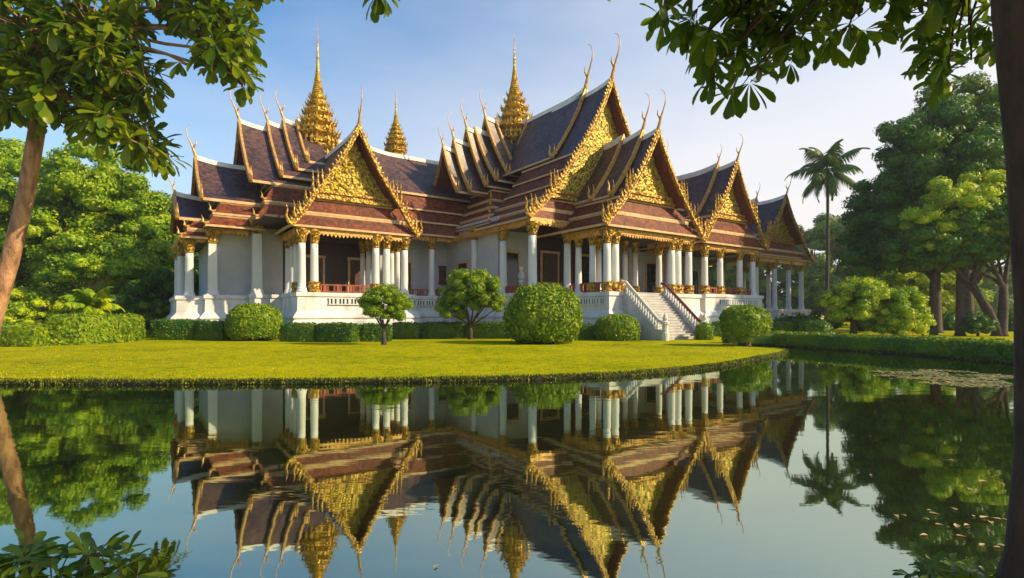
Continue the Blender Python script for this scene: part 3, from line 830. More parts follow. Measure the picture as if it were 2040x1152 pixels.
for u_ in (21.2, 22.1, 23.0, 24.2, 25.4): column(u_, 7.2, 3.26, 7.8, .24, gold_base=u_ > 24)
for u_ in (30.9, 33.1, 36.1, 38.2): column(u_, 10.05, 3.38, 7.55, .27, gold_base=u_ < 37)
for u_ in (31.2, 33.4, 36.0, 38.2): column(u_, 6.6, 3.38, 7.6, .22, gold_base=True)
for u_ in (43.9, 47.5, 50.4, 53.2): column(u_, 7.05, 2.2, 7.55, .26)
for u_ in (43.9, 48.0, 53.2): column(u_, 3.2, 2.2, 7.55, .23)

# --- gilded beams between the capitals
def beam(a, b):
    mb = MB(True); mb.box(a, b)
    # hanging scallop fringe
    (u0, v0, z0), (u1, v1, z1) = a, b
    alongu = (u1-u0) > (v1-v0); L_ = max(u1-u0, v1-v0); n = int(L_/.28)
    for i in range(n):
        p = (i+.5)*L_/n; h = .12+.10*(1+math.cos(p*2.2))*.5
        if alongu: mb.add([(u0+p-.13,v1-.03,z0+.01),(u0+p+.13,v1-.03,z0+.01),(u0+p,v1-.03,z0-h),(u0+p-.13,v1-.09,z0+.01),(u0+p+.13,v1-.09,z0+.01),(u0+p,v1-.09,z0-h)],[(0,1,2),(3,4,5),(0,2,5,3),(1,2,5,4)])
        else: mb.add([(u0+.03,v0+p-.13,z0+.01),(u0+.03,v0+p+.13,z0+.01),(u0+.03,v0+p,z0-h),(u0+.09,v0+p-.13,z0+.01),(u0+.09,v0+p+.13,z0+.01),(u0+.09,v0+p,z0-h)],[(0,1,2),(3,4,5),(0,2,5,3),(1,2,5,4)])
    return mb.build('beam', M['gold_red'], palace)
beam((.1,-.95,7.35),(8.5,-.3,7.72)); beam((.12,-5.9,7.34),(.85,-1.0,7.71)); beam((7.8,-4.2,7.34),(8.45,-1.0,7.71))
beam((9,-4.95,8.2),(17,-4.3,8.58)); beam((-1.9,-5.8,8.36),(.0,-5.0,8.66)); beam((-4.7,-6.5,7.62),(-2,-5.85,7.94)); beam((-6.4,-7.1,6.95),(-4.6,-6.45,7.22))
beam((-6.5,-14,6.94),(-5.85,-7.2,7.21)); beam((-2.1,-15,8.35),(-1.65,-5.9,8.65))
beam((14.3,6.7,8.3),(30.4,7.35,8.62)); beam((14.35,-6,8.31),(15.1,6.65,8.63))
beam((17.65,10.95,7.35),(27.5,11.6,7.75)); beam((17.66,7.4,7.36),(18.4,10.9,7.76)); beam((26.7,7.4,7.36),(27.45,10.9,7.76))
beam((30.5,9.75,7.3),(38.6,10.4,7.66)); beam((30.51,4,7.31),(31.2,9.7,7.67))
beam((43.5,6.8,7.3),(53.6,7.4,7.66)); beam((43.51,1,7.31),(44.1,6.75,7.67))

# --- balustrades: plinth-face strips painted dark for slot shade, white balusters over them, red wooden rails above
def slots(ax, c, a0, a1, z, s=1, h=.36):
    mb = MB(True); dk = MB(True)
    def bx(m_, p0, p1, d0, d1, q0, q1):
        lo, hi = min(c+s*d0, c+s*d1), max(c+s*d0, c+s*d1)
        if ax == 'v': m_.box((p0, lo, q0), (p1, hi, q1))
        else: m_.box((lo, p0, q0), (hi, p1, q1))
    bx(dk, a0, a1, -.05, .03, z, z+h)
    x = a0
    i = 0
    while x < a1:
        w = .10 + .05*((i*7) % 3)
        bx(mb, x, min(x+w, a1), .035, .09, z+.004, z+h-.004); x += w + .13; i += 1
    bx(mb, a0-.04, a1+.04, .0, .11, z+h, z+h+.06); bx(mb, a0-.04, a1+.04, .0, .11, z-.06, z)
    o = dk.build('balustrade', M['slot_shade'], palace); mb.build('baluster', M['white'], o)
slots('v', -.25+.17, 2.2, 7.9, 2.42); slots('v', -4.2+.19, 9.2, 15.2, 2.46)
slots('u', 17.7-.20, 8.0, 11.4, 2.42, s=-1); slots('v', 10.5+.20, 32.2, 38.0, 2.58); slots('v', 8.0+.20, 39, 42.6, 1.95)
def rail(a, b, h=.62):
    mb = MB(True); A = Vector(a); B = Vector(b); d = (B-A); L_ = d.length; d.normalize(); nn = Vector((-d.y, d.x, 0))*.05
    def bar(p, q, z0, z1):
        mb.add([p-nn+Vector((0,0,z0)),q-nn+Vector((0,0,z0)),q+nn+Vector((0,0,z0)),p+nn+Vector((0,0,z0)),p-nn+Vector((0,0,z1)),q-nn+Vector((0,0,z1)),q+nn+Vector((0,0,z1)),p+nn+Vector((0,0,z1))],
               [(0,1,2,3),(4,5,6,7),(0,1,5,4),(1,2,6,5),(2,3,7,6),(3,0,4,7)])
    bar(A, B, h-.10, h); bar(A, B, .06, .13)
    n = int(L_/.42)
    for i in range(n+1):
        p = A+d*(L_*i/max(n, 1)); bar(p-d*.05, p+d*.05, .0, h-.08)
        if i < n and i % 2 == 0: bar(p+d*.16, p+d*.36, .13, h-.1)
    return mb.build('railing', M['wood'], palace)
rail((1.8,-.55,3.21),(5.5,-.55,3.21)); rail((9.2,-4.7,3.26),(12.1,-4.7,3.26)); rail((12.7,-4.7,3.26),(15.6,-4.7,3.26))
rail((14.75,3.6,3.27),(14.75,6.6,3.27)); rail((15.1,7.05,3.27),(17.6,7.05,3.27), .8); rail((18.05,7.5,3.27),(18.05,10.9,3.27), .7)
rail((31.2,10.05,3.39),(32.8,10.05,3.39)); rail((33.4,10.05,3.39),(35.8,10.05,3.39)); rail((36.4,10.05,3.39),(37.9,10.05,3.39)); rail((25.9,11.25,3.23),(26.9,11.25,3.23))

# --- staircase
def stairs():
    u0, u1, va, vb, top, n = 19.2, 22.9, 11.9, 15.1, 3.22, 17
    mb = MB(True)
    for i in range(n):
        z1 = top*(1-(i+.0)/n)-.004; v1 = va+(vb-va)*(i+1)/n
        mb.box((u0+.002*i, va-.4+.001*i, -.05), (u1-.002*i, v1, z1))
        mb.box((u0-.02, v1-.06, z1-.05), (u1+.02, v1+.035, z1+.004))
    o = mb.build('staircase', M['marble'], palace)
    for uu in (u0-.22, u1+.22):
        st = MB(True)
        pr = [(va-.3,top+.05),(va+.2,top+.05),(vb-.2,.75),(vb+.5,.62),(vb+.62,.3),(vb+.62,-.05),(va-.3,-.05)]
        st.loft([[(uu+d, a, z) for a, z in pr] for d in (-.19, .19)]); so = st.build('stair_wall', M['marble'], o)
        ra = MB(True)
        ra.tube([(uu,va-.1,top+.75),(uu,va+.25,top+.70),(uu,vb-.15,1.35),(uu,vb+.2,1.12),(uu,vb+.45,1.15)], [.10,.11,.11,.12,.10], 8)
        ra.build('handrail', M['soffit'] if uu > u1 else M['stone'], o)
        ba = MB(True)
        for i in range(14):
            t = (i+.5)/14; v_ = va+.2+(vb-va-.3)*t; z0 = top+.05+(.75-top-.05)*((v_-va-.2)/(vb-va-.4)); 
            ba.lathe((uu, v_), [(.05,z0-.03),(.085,z0+.10),(.09,z0+.2),(.045,z0+.34),(.07,z0+.44),(.05,z0+.62)], 8)
        ba.build('stair_baluster', M['white'], o)
        nw = MB(True)
        nw.lathe((uu, vb+.42), [(.25,-.05),(.25,.5),(.2,.56),(.2,1.0),(.27,1.06),(.27,1.2),(.14,1.26),(.18,1.42),(.12,1.6),(.03,1.78)], 10)
        nw.build('newel', M['stone'], o)
stairs()

# --- gilded urns, carved figure and white sculptures standing on the terrace
def world_of(u, v, z): 
    p = O0 + UH*u + VH*v; return (p.x, p.y, z)
def lathe_thing(name, pr, mat, loc, n=14):
    mb = MB(); mb.lathe((0, 0), pr, n); o = mb.build(name, mat, smooth=True); o.location = loc; return o
urn_pr = [(.16,0),(.20,.04),(.10,.12),(.12,.16),(.30,.34),(.36,.52),(.30,.70),(.16,.80),(.20,.86),(.12,.90),(.02,.98)]
for (u_, v_, k, lab) in ((19.35,11.35,1.0,'round gilded urn at the top left corner of the stairs'), (18.45,11.55,.8,'smaller gilded urn between the two left columns of the stair porch')):
    o = lathe_thing('urn', [(r*k, z*k) for r, z in urn_pr], M['gold'], world_of(u_, v_, 3.235)); tag(o, lab, 'urn', 'gilded urns on the porch')
bust = MB()
bust.lathe((0,0), [(.32,0),(.32,.1),(.22,.16),(.20,.9),(.3,.96),(.3,1.06)], 10)
bust.loft([[(math.cos(a)*rx, math.sin(a)*ry, z) for a in [2*math.pi*j/12 for j in range(12)]] for rx, ry, z in ((.26,.18,1.06),(.34,.2,1.35),(.38,.2,1.55),(.30,.17,1.68),(.10,.10,1.74),(.09,.10,1.80),(.14,.16,1.88),(.165,.19,2.0),(.15,.17,2.14),(.08,.08,2.22),(.04,.04,2.32))])
o = bust.build('statue', M['stone'], smooth=True); o.location = world_of(16.2, 3.6, 3.29); o.rotation_euler.z = R(-55)
tag(o, 'pale bust on a pedestal before the dark doorway of the central hall', 'statue')
def lion(loc, rz, lab):
    mb = MB()
    mb.box((-.34,-.5,0),(.34,.5,.5))
    mb.loft([[(math.cos(a)*rx, y+math.sin(a)*.05, z+math.sin(a)*rz_) for a in [2*math.pi*j/10 for j in range(10)]] for rx, rz_, y, z in ((.14,.16,.42,.72),(.25,.26,.28,.78),(.24,.30,.05,.95),(.22,.30,-.14,1.15),(.20,.24,-.24,1.38),(.22,.24,-.34,1.55),(.17,.17,-.48,1.54),(.10,.10,-.60,1.48))])
    for x in (-.16, .16):
        mb.tube([(x,-.22,1.1),(x,-.36,.8),(x,-.38,.5)], [.11,.08,.09], 8); mb.tube([(x,.22,.8),(x*1.3,.05,.62),(x*1.2,-.1,.53)], [.15,.11,.07], 8)
        mb.tube([(x*.8,-.3,1.72),(x*.9,-.28,1.86)], [.06,.015], 6)
    mb.tube([(0,.42,.7),(0,.58,.9),(0,.5,1.25),(0,.58,1.5)], [.05,.05,.06,.01], 7)
    o = mb.build('guardian_lion', M['stone'], smooth=False); o.location = loc; o.rotation_euler.z = rz; tag(o, lab, 'statue', 'stone guardian lions by the stairs')
lion(world_of(24.2, 14.2, 0), R(35), 'pale carved guardian lion seated to the right of the stairs')

# ------------------------------------------------------------------ foliage
def cloud_mesh(name, lobes, dens, size, seed, aspect=.55, zmin=-.55, core=True, shell=(.72, 1.08), droop=0.0):
    """many leaf-sized faces spread over the lobes (c, r) of a crown, plus dense inner foliage"""
    g = np.random.default_rng(seed)
    C, Nn = [], []
    for c, r in lobes:
        r = np.array(r if hasattr(r, '__len__') else (r, r, r), float)
        n = max(10, int(dens * (r[0]*r[1] + r[0]*r[2] + r[1]*r[2]) * 4.19 / 1.0))
        d = g.normal(size=(n*2, 3)); d /= np.linalg.norm(d, axis=1)[:, None]
        d = d[d[:, 2] > zmin][:n]
        rad = g.uniform(shell[0], shell[1], size=(len(d), 1))
        C.append(np.array(c) + d * r * rad)
        nn = d / r; nn /= np.linalg.norm(nn, axis=1)[:, None]
        Nn.append(nn)
    C = np.vstack(C); Nn = np.vstack(Nn); n = len(C)
    Nn = Nn + g.normal(size=(n, 3)) * .55 + np.array([0, 0, .25]); Nn /= np.linalg.norm(Nn, axis=1)[:, None]
    t = np.cross(Nn, g.normal(size=(n, 3))); t[:, 2] -= droop; t -= Nn * (t*Nn).sum(1)[:, None]; t /= np.linalg.norm(t, axis=1)[:, None]
    b = np.cross(Nn, t)
    s = size * g.uniform(.65, 1.4, size=(n, 1))
    fold = Nn * s * .18
    V = np.empty((n, 4, 3))
    V[:, 0] = C - t*s; V[:, 1] = C + b*s*aspect + fold; V[:, 2] = C + t*s; V[:, 3] = C - b*s*aspect + fold
    V = V.reshape(-1, 3)
    F = np.arange(n*4).reshape(-1, 4)
    if core:
        bm = bmesh.new(); bmesh.ops.create_icosphere(bm, subdivisions=2, radius=1)
        cv = np.array([v.co[:] for v in bm.verts]); cf = [[v.index for v in f.verts] for f in bm.faces]; bm.free()
        allv, tri = [V], []; k = len(V)
        for c, r in lobes:
            r = np.array(r if hasattr(r, '__len__') else (r, r, r), float)
            pv = cv * (1 + g.normal(size=(len(cv), 1))*.08) * r * .70 + np.array(c)
            allv.append(pv); tri += [[i+k for i in f] for f in cf]; k += len(pv)
        V = np.vstack(allv); T = np.array(tri)
    else: T = np.zeros((0, 3), int)
    me = bpy.data.meshes.new(name)
    me.vertices.add(len(V)); me.vertices.foreach_set('co', V.astype(np.float32).ravel())
    nl = len(F)*4 + len(T)*3
    me.loops.add(nl); me.loops.foreach_set('vertex_index', np.concatenate([F.ravel(), T.ravel()]).astype(np.int32))
    me.polygons.add(len(F)+len(T))
    st = np.concatenate([np.arange(len(F))*4, len(F)*4+np.arange(len(T))*3]).astype(np.int32)
    me.polygons.foreach_set('loop_start', st)
    me.update(calc_edges=True); me.validate()
    return me

def crown_lobes(envs, n, lr, seed, flat=.80, fill=.22):
    """clumps spread through ellipsoidal envelopes: mostly on the outside, some inside"""
    g = np.random.default_rng(seed); out = []
    for (cx, cy, cz, rx, ry, rz) in envs:
        k = max(4, int(n * (rx*rz) / sum(e[3]*e[5] for e in envs)))
        for i in range(k):
            z = 1 - 2*(i+.5)/k*.86; a = i*2.39996 + g.uniform(-.3, .3); q = math.sqrt(max(0, 1-z*z))
            f = g.uniform(.74, 1.0) if g.random() > fill else g.uniform(.3, .7)
            r = lr * g.uniform(.65, 1.3)
            out.append(((cx+rx*q*math.cos(a)*f, cy+ry*q*math.sin(a)*f, cz+rz*z*f), (r, r, r*flat)))
    return out

def limb(mb, a, b, r0, r1, sag=.0, n=5, seed=0):
    g = random.Random(seed); A, B = Vector(a), Vector(b); L_ = (B-A).length
    pts, rad = [], []
    for i in range(n+1):
        t = i/n; p = A.lerp(B, t) + Vector((g.uniform(-1, 1), g.uniform(-1, 1), g.uniform(-.5, .5)))*L_*.035*(1 if 0 < i < n else 0)
        p.z += sag*L_*math.sin(t*math.pi); pts.append(p); rad.append(r0+(r1-r0)*t)
    mb.tube(pts, rad, 9)

def tree(label, loc, envs, nl, lr, leaf, lsize, dens=9, trunk_h=3, tr=.25, bark='bark', seed=1, cat='tree', group=None, name='tree', ntr=1, lean=(0, 0), limbs=7, core=True, trunks=None, aspect=.55, flat=.80, fill=.22):
    lsize *= .68; dens *= 2.0
    root = empty(name, loc); tag(root, label, cat, group)
    lobes = crown_lobes(envs, nl, lr, seed, flat, fill)
    me = cloud_mesh('crown', lobes, dens, lsize, seed, core=core, aspect=aspect); link_mesh('crown', me, [M[leaf]], root)
    mb = MB(); g = random.Random(seed)
    stems = trunks or [((0, 0), (lean[0], lean[1]))]
    for k, (p, q) in enumerate(stems):
        top = Vector((q[0], q[1], trunk_h))
        pts = [Vector((p[0], p[1], -.1)), Vector((p[0], p[1], .25)), Vector((p[0]*.6+q[0]*.4+g.uniform(-.1,.1)*tr*3, p[1]*.6+q[1]*.4, trunk_h*.5)), top]
        mb.tube(pts, [tr*1.5, tr*1.1, tr*.9, tr*.75], 10)
        low = sorted(lobes, key=lambda l: l[0][2] + g.uniform(0, 2))[:max(2, limbs*2)]
        for i in range(limbs):
            c = Vector(low[(i*2+k) % len(low)][0])
            limb(mb, top - Vector((0, 0, trunk_h*.1*(i % 3)*.5)), top.lerp(c, .92), tr*.5, tr*.12, .06, seed=seed*13+i+k*7)
    mb.build('trunk', M[bark], root, smooth=True)
    return root

def shell_bush(name, label, cat, loc, prof_fn, leaf, lsize, n, seed, group=None, rz=0.0, extra=None, nu=40, nv=16, rough=.05):
    """clipped plant: solid leafy body from a closed surface prof_fn(a,b)->point, a in 0..1 round, b in 0..1 bottom to top"""
    pass

def clip_mesh(name, body_v, body_f, dens, size, seed, rough=.05):
    """leaf faces scattered over a closed clipped body (a hedge or topiary)"""
    bm = bmesh.new(); vs = [bm.verts.new(p) for p in body_v]
    for f in body_f:
        try: bm.faces.new([vs[i] for i in f])
        except ValueError: pass
    bmesh.ops.recalc_face_normals(bm, faces=bm.faces); bmesh.ops.triangulate(bm, faces=bm.faces[:]); bm.normal_update()
    tri = np.array([[v.co[:] for v in f.verts] for f in bm.faces]); fn = np.array([f.normal[:] for f in bm.faces]); ar = np.array([f.calc_area() for f in bm.faces]); bm.free()
    g = np.random.default_rng(seed); n = int(ar.sum()*dens)
    idx = g.choice(len(tri), n, p=ar/ar.sum()); u = np.sqrt(g.random((n, 1))); w = g.random((n, 1))
    P_ = tri[idx, 0]*(1-u) + tri[idx, 1]*u*(1-w) + tri[idx, 2]*u*w
    Nn = fn[idx]
    bumps = np.array([mnoise.noise(Vector(p)*2.2+Vector((seed, 0, 0)))*.6 + mnoise.noise(Vector(p)*5.5)*.5 for p in P_])[:, None]
    C = P_ + Nn*(bumps*rough*1.6 + g.uniform(-.6, 1.0, (n, 1))*rough)
    N2 = Nn + g.normal(size=(n, 3))*.6; N2 /= np.linalg.norm(N2, axis=1)[:, None]
    t = np.cross(N2, g.normal(size=(n, 3))); t /= np.linalg.norm(t, axis=1)[:, None]; b = np.cross(N2, t)
    s = size*g.uniform(.6, 1.4, (n, 1)); fold = N2*s*.2
    V = np.empty((n, 4, 3)); V[:, 0] = C-t*s; V[:, 1] = C+b*s*.6+fold; V[:, 2] = C+t*s; V[:, 3] = C-b*s*.6+fold
    V = V.reshape(-1, 3); k = len(V)
    F = np.arange(k).reshape(-1, 4).tolist()
    ctr = np.array(body_v)
    bv = ctr - 0.0
    mid = bv.mean(0); bv = mid + (bv-mid)*np.array([.97, .97, .97])
    V = np.vstack([V, bv]); F += [[i+k for i in f] for f in body_f]
    me = bpy.data.meshes.new(name); me.from_pydata(V.tolist(), [], F); me.update(); return me

def dome_body(rx, ry, h, z0, e=2.4, nu=30, nv=12, seed=0, under=.35):
    """rounded clipped dome; e>2 gives flatter top and fuller sides"""
    vs, fs = [], []
    for j in range(nv+1):
        t = j/nv; a = -math.pi/2*under/1.0 + (math.pi/2*(1+under))*t
        c, s_ = math.cos(a), math.sin(a)
        rr = abs(c)**(2/e); zz = math.copysign(abs(s_)**(2/e), s_)
        low = math.copysign(abs(math.sin(math.pi/2*under))**(2/e), -1)
        z = z0 + (zz-low)/(1-low)*h
        for i in range(nu):
            q = 2*math.pi*i/nu
            w = 1 + .085*mnoise.noise(Vector((math.cos(q)*1.5+seed, math.sin(q)*1.5, t*2)))
            vs.append((rx*max(rr, .02)*math.cos(q)*w, ry*max(rr, .02)*math.sin(q)*w, z))
    for j in range(nv):
        for i in range(nu):
            k = (i+1) % nu; fs.append([j*nu+i, j*nu+k, (j+1)*nu+k, (j+1)*nu+i])
    fs.append(list(range(nu))); fs.append([nv*nu+i for i in range(nu)])
    return vs, fs

def topiary(label, loc, rx, ry, h, z0, stem, leaf='leaf_topiary', e=2.4, seed=1, lsize=.075, dens=230, group='clipped bushes on the lawn', name='topiary_bush', rough=.085, stems=((0, 0),), bark='bark_dark', under=.35):
    root = empty(name, loc); tag(root, label, 'bush', group)
    v, f = dome_body(rx, ry, h, z0, e, seed=seed, under=under)
    me = clip_mesh('foliage', v, f, dens, lsize, seed, rough); link_mesh('foliage', me, [M[leaf]], root)
    if stem:
        mb = MB()
        for k, (x, y) in enumerate(stems): 
            mb.tube([(x, y, -.05), (x*.9, y*.9, .12), (x*1.2, y*1.2, z0+h*.3)], [stem*1.45, stem, stem*.9], 9)
        mb.build('trunk', M[bark], root, smooth=True)
    return root

def hedge(label, pts, w, h, seed, leaf='leaf_hedge', lsize=.06, dens=200, group=None, rough=.06, name='hedge', z0=-.02, cat='hedge', round_=.16):
    """clipped hedge along a polyline, with rounded shoulders and uneven leafy faces"""
    P_ = [Vector((p[0], p[1], 0)) for p in pts]
    # resample
    Q = []
    for i in range(len(P_)-1):
        L_ = (P_[i+1]-P_[i]).length; n = max(1, int(L_/.5))
        Q += [P_[i].lerp(P_[i+1], k/n) for k in range(n)]
    Q.append(P_[-1])
    prof_ = [(-.5,0),(-.51,.5),(-.5,1-round_*1.5),(-.5+round_*.35,1-round_*.35),(-.5+round_,1),(0,1.015),(.5-round_,1),(.5-round_*.35,1-round_*.35),(.5,1-round_*1.5),(.51,.5),(.5,0)]
    vs, fs = [], []; m = len(prof_); org = Q[0]
    for i, p in enumerate(Q):
        d = (Q[min(i+1, len(Q)-1)]-Q[max(i-1, 0)]).normalized(); nn = Vector((-d.y, d.x, 0))
        ends = min(i, len(Q)-1-i); sc = .8 if ends == 0 and round_ > .1 else 1
        hh = h*(1+.05*mnoise.noise(p*.8)) * (.96 if ends == 0 else 1); ww = w*(1+.08*mnoise.noise(p*.9+Vector((5, 0, 0))))*sc
        for a, z in prof_: q = p - org + nn*(a*ww); vs.append((q.x, q.y, z0+z*hh))
    for i in range(len(Q)-1):
        for j in range(m-1): fs.append([i*m+j, i*m+j+1, (i+1)*m+j+1, (i+1)*m+j])
        fs.append([i*m+m-1, i*m, (i+1)*m, (i+1)*m+m-1])
    fs.append(list(range(m))); fs.append([(len(Q)-1)*m+j for j in range(m)])
    me = clip_mesh(name, vs, fs, dens, lsize, seed, rough)
    o = link_mesh(name, me, [M[leaf]]); o.location = org
    tag(o, label, cat, group); return o

def px(x, y, z=0.0):   # helper: where a photo point lies on level z, used to read positions off the plan
    d = 1060*(1.7-z)/(y-626); return ((x-1020)/1060*d, d)

# --- clipped bushes
topiary('broad clipped dome bush left of the stepped white corner of the palace', (*px(507,678), 0), 1.72, 1.6, 2.06, .24, .14, seed=3, stems=((-.25,0),(.2,.1),(.5,0)))
topiary('big shaggy round bush, largest on the lawn, in front of the central columns', (*px(1083,684), 0), 2.12, 1.95, 3.0, .32, .26, leaf='leaf_topiary', e=2.2, seed=5, lsize=.10, dens=210, rough=.20, under=.42)
topiary('low broad dome bush beside the left foot of the staircase', (*px(1230,678), 0), 1.38, 1.2, 1.6, .02, 0, seed=7, e=2.6)
topiary('mushroom shaped topiary on a thick leafy stem near the lawn tip', (*px(1484,689), 0), 1.26, 1.2, 1.45, .66, .0, seed=9, e=2.3, under=.5)
tp = bpy.data.objects['topiary_bush.003']
v_, f_ = dome_body(.42, .42, 1.0, .12, 2.0, seed=4, under=.6)
link_mesh('lower_foliage', clip_mesh('lower_foliage', v_, f_, 240, .06, 12, .06), [M['leaf_topiary']], tp)
mb = MB(); mb.tube([(0,0,-.05),(0,0,.1),(.02,0,.7)], [.40,.30,.24], 9); mb.build('trunk', M['bark_dark'], tp, smooth=True)
topiary('small upright clipped bush at the right foot of the staircase', (*px(1403,677), 0), .54, .54, 1.08, .0, 0, seed=13, e=3.2)
topiary('rounded drum bush on the far lawn right of the palace end', (*px(1629,675.5), 0), .84, .8, 1.18, .0, 0, seed=15, e=3.0, leaf='leaf_hedge')
topiary('tiny ball topiary at the right edge of the lime bush', (*px(1838,669), 0), .36, .36, .75, .5, .07, seed=17, leaf='leaf_lime')

# --- small pruned trees on the lawn
tree('small pruned tree with twisted forked trunk and airy clumps in front of the left porch', (*px(765,687), 0),
     [(-.85,0,2.3,.65,.6,.5),(-.1,0,2.75,.85,.75,.6),(.8,.1,2.25,.68,.6,.5),(.5,-.1,1.75,.6,.5,.42),(-.5,-.1,1.75,.55,.45,.38)], 64, .34, 'leaf_topiary', .075, dens=60, trunk_h=.95, tr=.12, bark='bark', seed=21, group='small trees on the lawn', limbs=7, name='lawn_tree')
tree('taller umbrella tree with bare slanting limbs right of the twisted lawn tree', (*px(937,676), 0),
     [(.1,0,3.5,1.95,1.7,1.15),(-1.25,0,2.2,.95,.9,.9),(1.15,0,2.5,1.0,.9,.7),(0,0,2.6,1.0,.9,.6)], 92, .44, 'leaf_topiary', .10, dens=36, trunk_h=.8, tr=.14, bark='bark', seed=23, group='small trees on the lawn', limbs=9, name='lawn_tree')

# --- hedges
def seg(x0, y0, x1, y1, **k): return [px(x0, y0), px(x1, y1)]
hedge('long rounded hedge on the left lawn beneath the tall trees', [px(98,688), px(150,687), px(220,683), px(268,678)], 1.3, 1.62, 31, group='lawn hedges', leaf='leaf_topiary', lsize=.075, dens=150, rough=.09, round_=.17)  # brighter leaf than other hedges, sunlit highlights put into the colour
hedge('lower hedge at the left edge joining the long rounded hedge', [(-31,26.2), px(0,690), px(88,690)], 1.2, 1.15, 33, group='lawn hedges', leaf='leaf_topiary', lsize=.075, dens=150, rough=.08)  # brighter leaf again, its sunlit look is in the colour
hl = [('shaded hedge below the far left corner columns', 308,677,392,677,.9,1.30), ('shaded hedge left of the broad dome bush', 395,677,452,678,.9,1.24),
      ('hedge right of the broad dome bush below the left porch', 566,680,634,681,1.0,1.12), ('hedge below the middle of the left porch', 637,681,708,682,1.0,1.12), ('hedge behind the twisted lawn tree', 712,680,778,680,.9,1.1),
      ('short hedge with bright right end, right of the twisted lawn tree', 784,675,837,675,1.1,1.1), ('hedge below the connecting wing left of the umbrella tree trunk', 840,674,926,674,.9,1.1), ('hedge between the umbrella tree and the big round bush', 930,674,1016,675,.9,1.1),
      ('short hedge between the big round bush and the low dome bush', 1150,676,1192,676,.9,1.0), ('short hedge right of the stair foot bush', 1420,670,1446,670,.9,1.1),
      ('hedge block right of the mushroom topiary', 1530,667,1572,667,1.6,1.12), ('dark hedge behind the drum bush', 1582,664,1650,664,1.6,1.15)]
for i, (lab, a, b, c, d, w, h) in enumerate(hl):
    hedge(lab, [px(a, b), px(c, d)], w, h, 40+i, group='hedges along the palace foot')
hedge('long low hedge following the right bank of the pond', [(12.6,31.7),(15.2,31.2),(17.55,26.6),(18.65,22.8),(18.95,19),(18.9,12),(18.3,8)], .85, .62, 60, lsize=.075, dens=210, rough=.09, name='bank_hedge', group='lawn hedges', leaf='leaf_mid')

# --- left background trees
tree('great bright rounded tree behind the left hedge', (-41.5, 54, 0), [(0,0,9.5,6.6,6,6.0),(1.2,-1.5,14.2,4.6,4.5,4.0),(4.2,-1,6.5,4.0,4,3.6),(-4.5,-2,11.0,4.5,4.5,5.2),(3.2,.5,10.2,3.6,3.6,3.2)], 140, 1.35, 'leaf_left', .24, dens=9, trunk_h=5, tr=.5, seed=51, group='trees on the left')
tree('bright leafy tree at the left edge behind the leaning trunk', (-52, 55, 0), [(0,0,11.5,6.5,6,8.2),(2,-2,6,5,4,4)], 90, 1.4, 'leaf_left', .24, dens=9, trunk_h=5, tr=.5, seed=53, group='trees on the left')
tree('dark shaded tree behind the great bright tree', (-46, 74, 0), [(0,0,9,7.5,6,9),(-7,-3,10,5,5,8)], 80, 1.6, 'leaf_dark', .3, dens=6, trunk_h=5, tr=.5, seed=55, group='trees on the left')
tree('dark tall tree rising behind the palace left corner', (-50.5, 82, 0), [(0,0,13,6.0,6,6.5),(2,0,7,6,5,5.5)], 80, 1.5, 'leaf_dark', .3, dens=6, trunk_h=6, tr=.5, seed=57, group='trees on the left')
tree('low dark spreading tree beside the palace left corner', (-31.0, 47, 0), [(0,0,3.2,2.6,2.4,1.3),(1.4,0,4.2,2.2,2,1.2),(-.8,.4,2.2,2.2,2,1.1)], 50, .75, 'leaf_dark', .16, dens=16, trunk_h=1.3, tr=.16, seed=59, group='trees on the left')
tree('second low dark tree left of the spreading tree', (-34.5, 52, 0), [(0,0,2.8,2.6,2.4,1.6)], 30, .8, 'leaf_mid', .17, dens=14, trunk_h=1.3, tr=.15, seed=61, group='trees on the left')
tree('slender tree with flat sunlit crown behind the long hedge', (-32.8, 41, 0), [(-.2,0,5.3,2.6,2.0,.9),(1.5,0,4.9,1.5,1.2,.5),(-1.9,0,4.5,1.3,1.2,.6)], 42, .55, 'leaf_left', .13, dens=20, trunk_h=3.2, tr=.09, bark='bark_warm', seed=63, limbs=6, group='trees on the left')
tree('yellow green shrub at the left behind the low hedge', (-35.5, 40, 0), [(-.8,0,1.9,2.2,2,1.5),(-3.0,0,2.4,2.0,1.8,1.7)], 40, .6, 'leaf_lime', .14, dens=16, trunk_h=.8, tr=.12, seed=65, name='shrub', cat='shrub', group='trees on the left')
tree('green shrub filling the gap under the great bright tree', (-29.8, 44, 0), [(0,0,1.5,1.8,1.5,1.3),(-2.5,1,1.6,1.9,1.6,1.5)], 34, .55, 'leaf_mid', .14, dens=15, trunk_h=.6, tr=.1, seed=66, name='shrub', cat='shrub', group='trees on the left')
tree('mid green tree left of the great bright tree', (-62, 66, 0), [(0,0,9,7.5,6,9)], 80, 1.7, 'leaf_mid', .3, dens=6, trunk_h=5, tr=.5, seed=67, group='trees on the left')

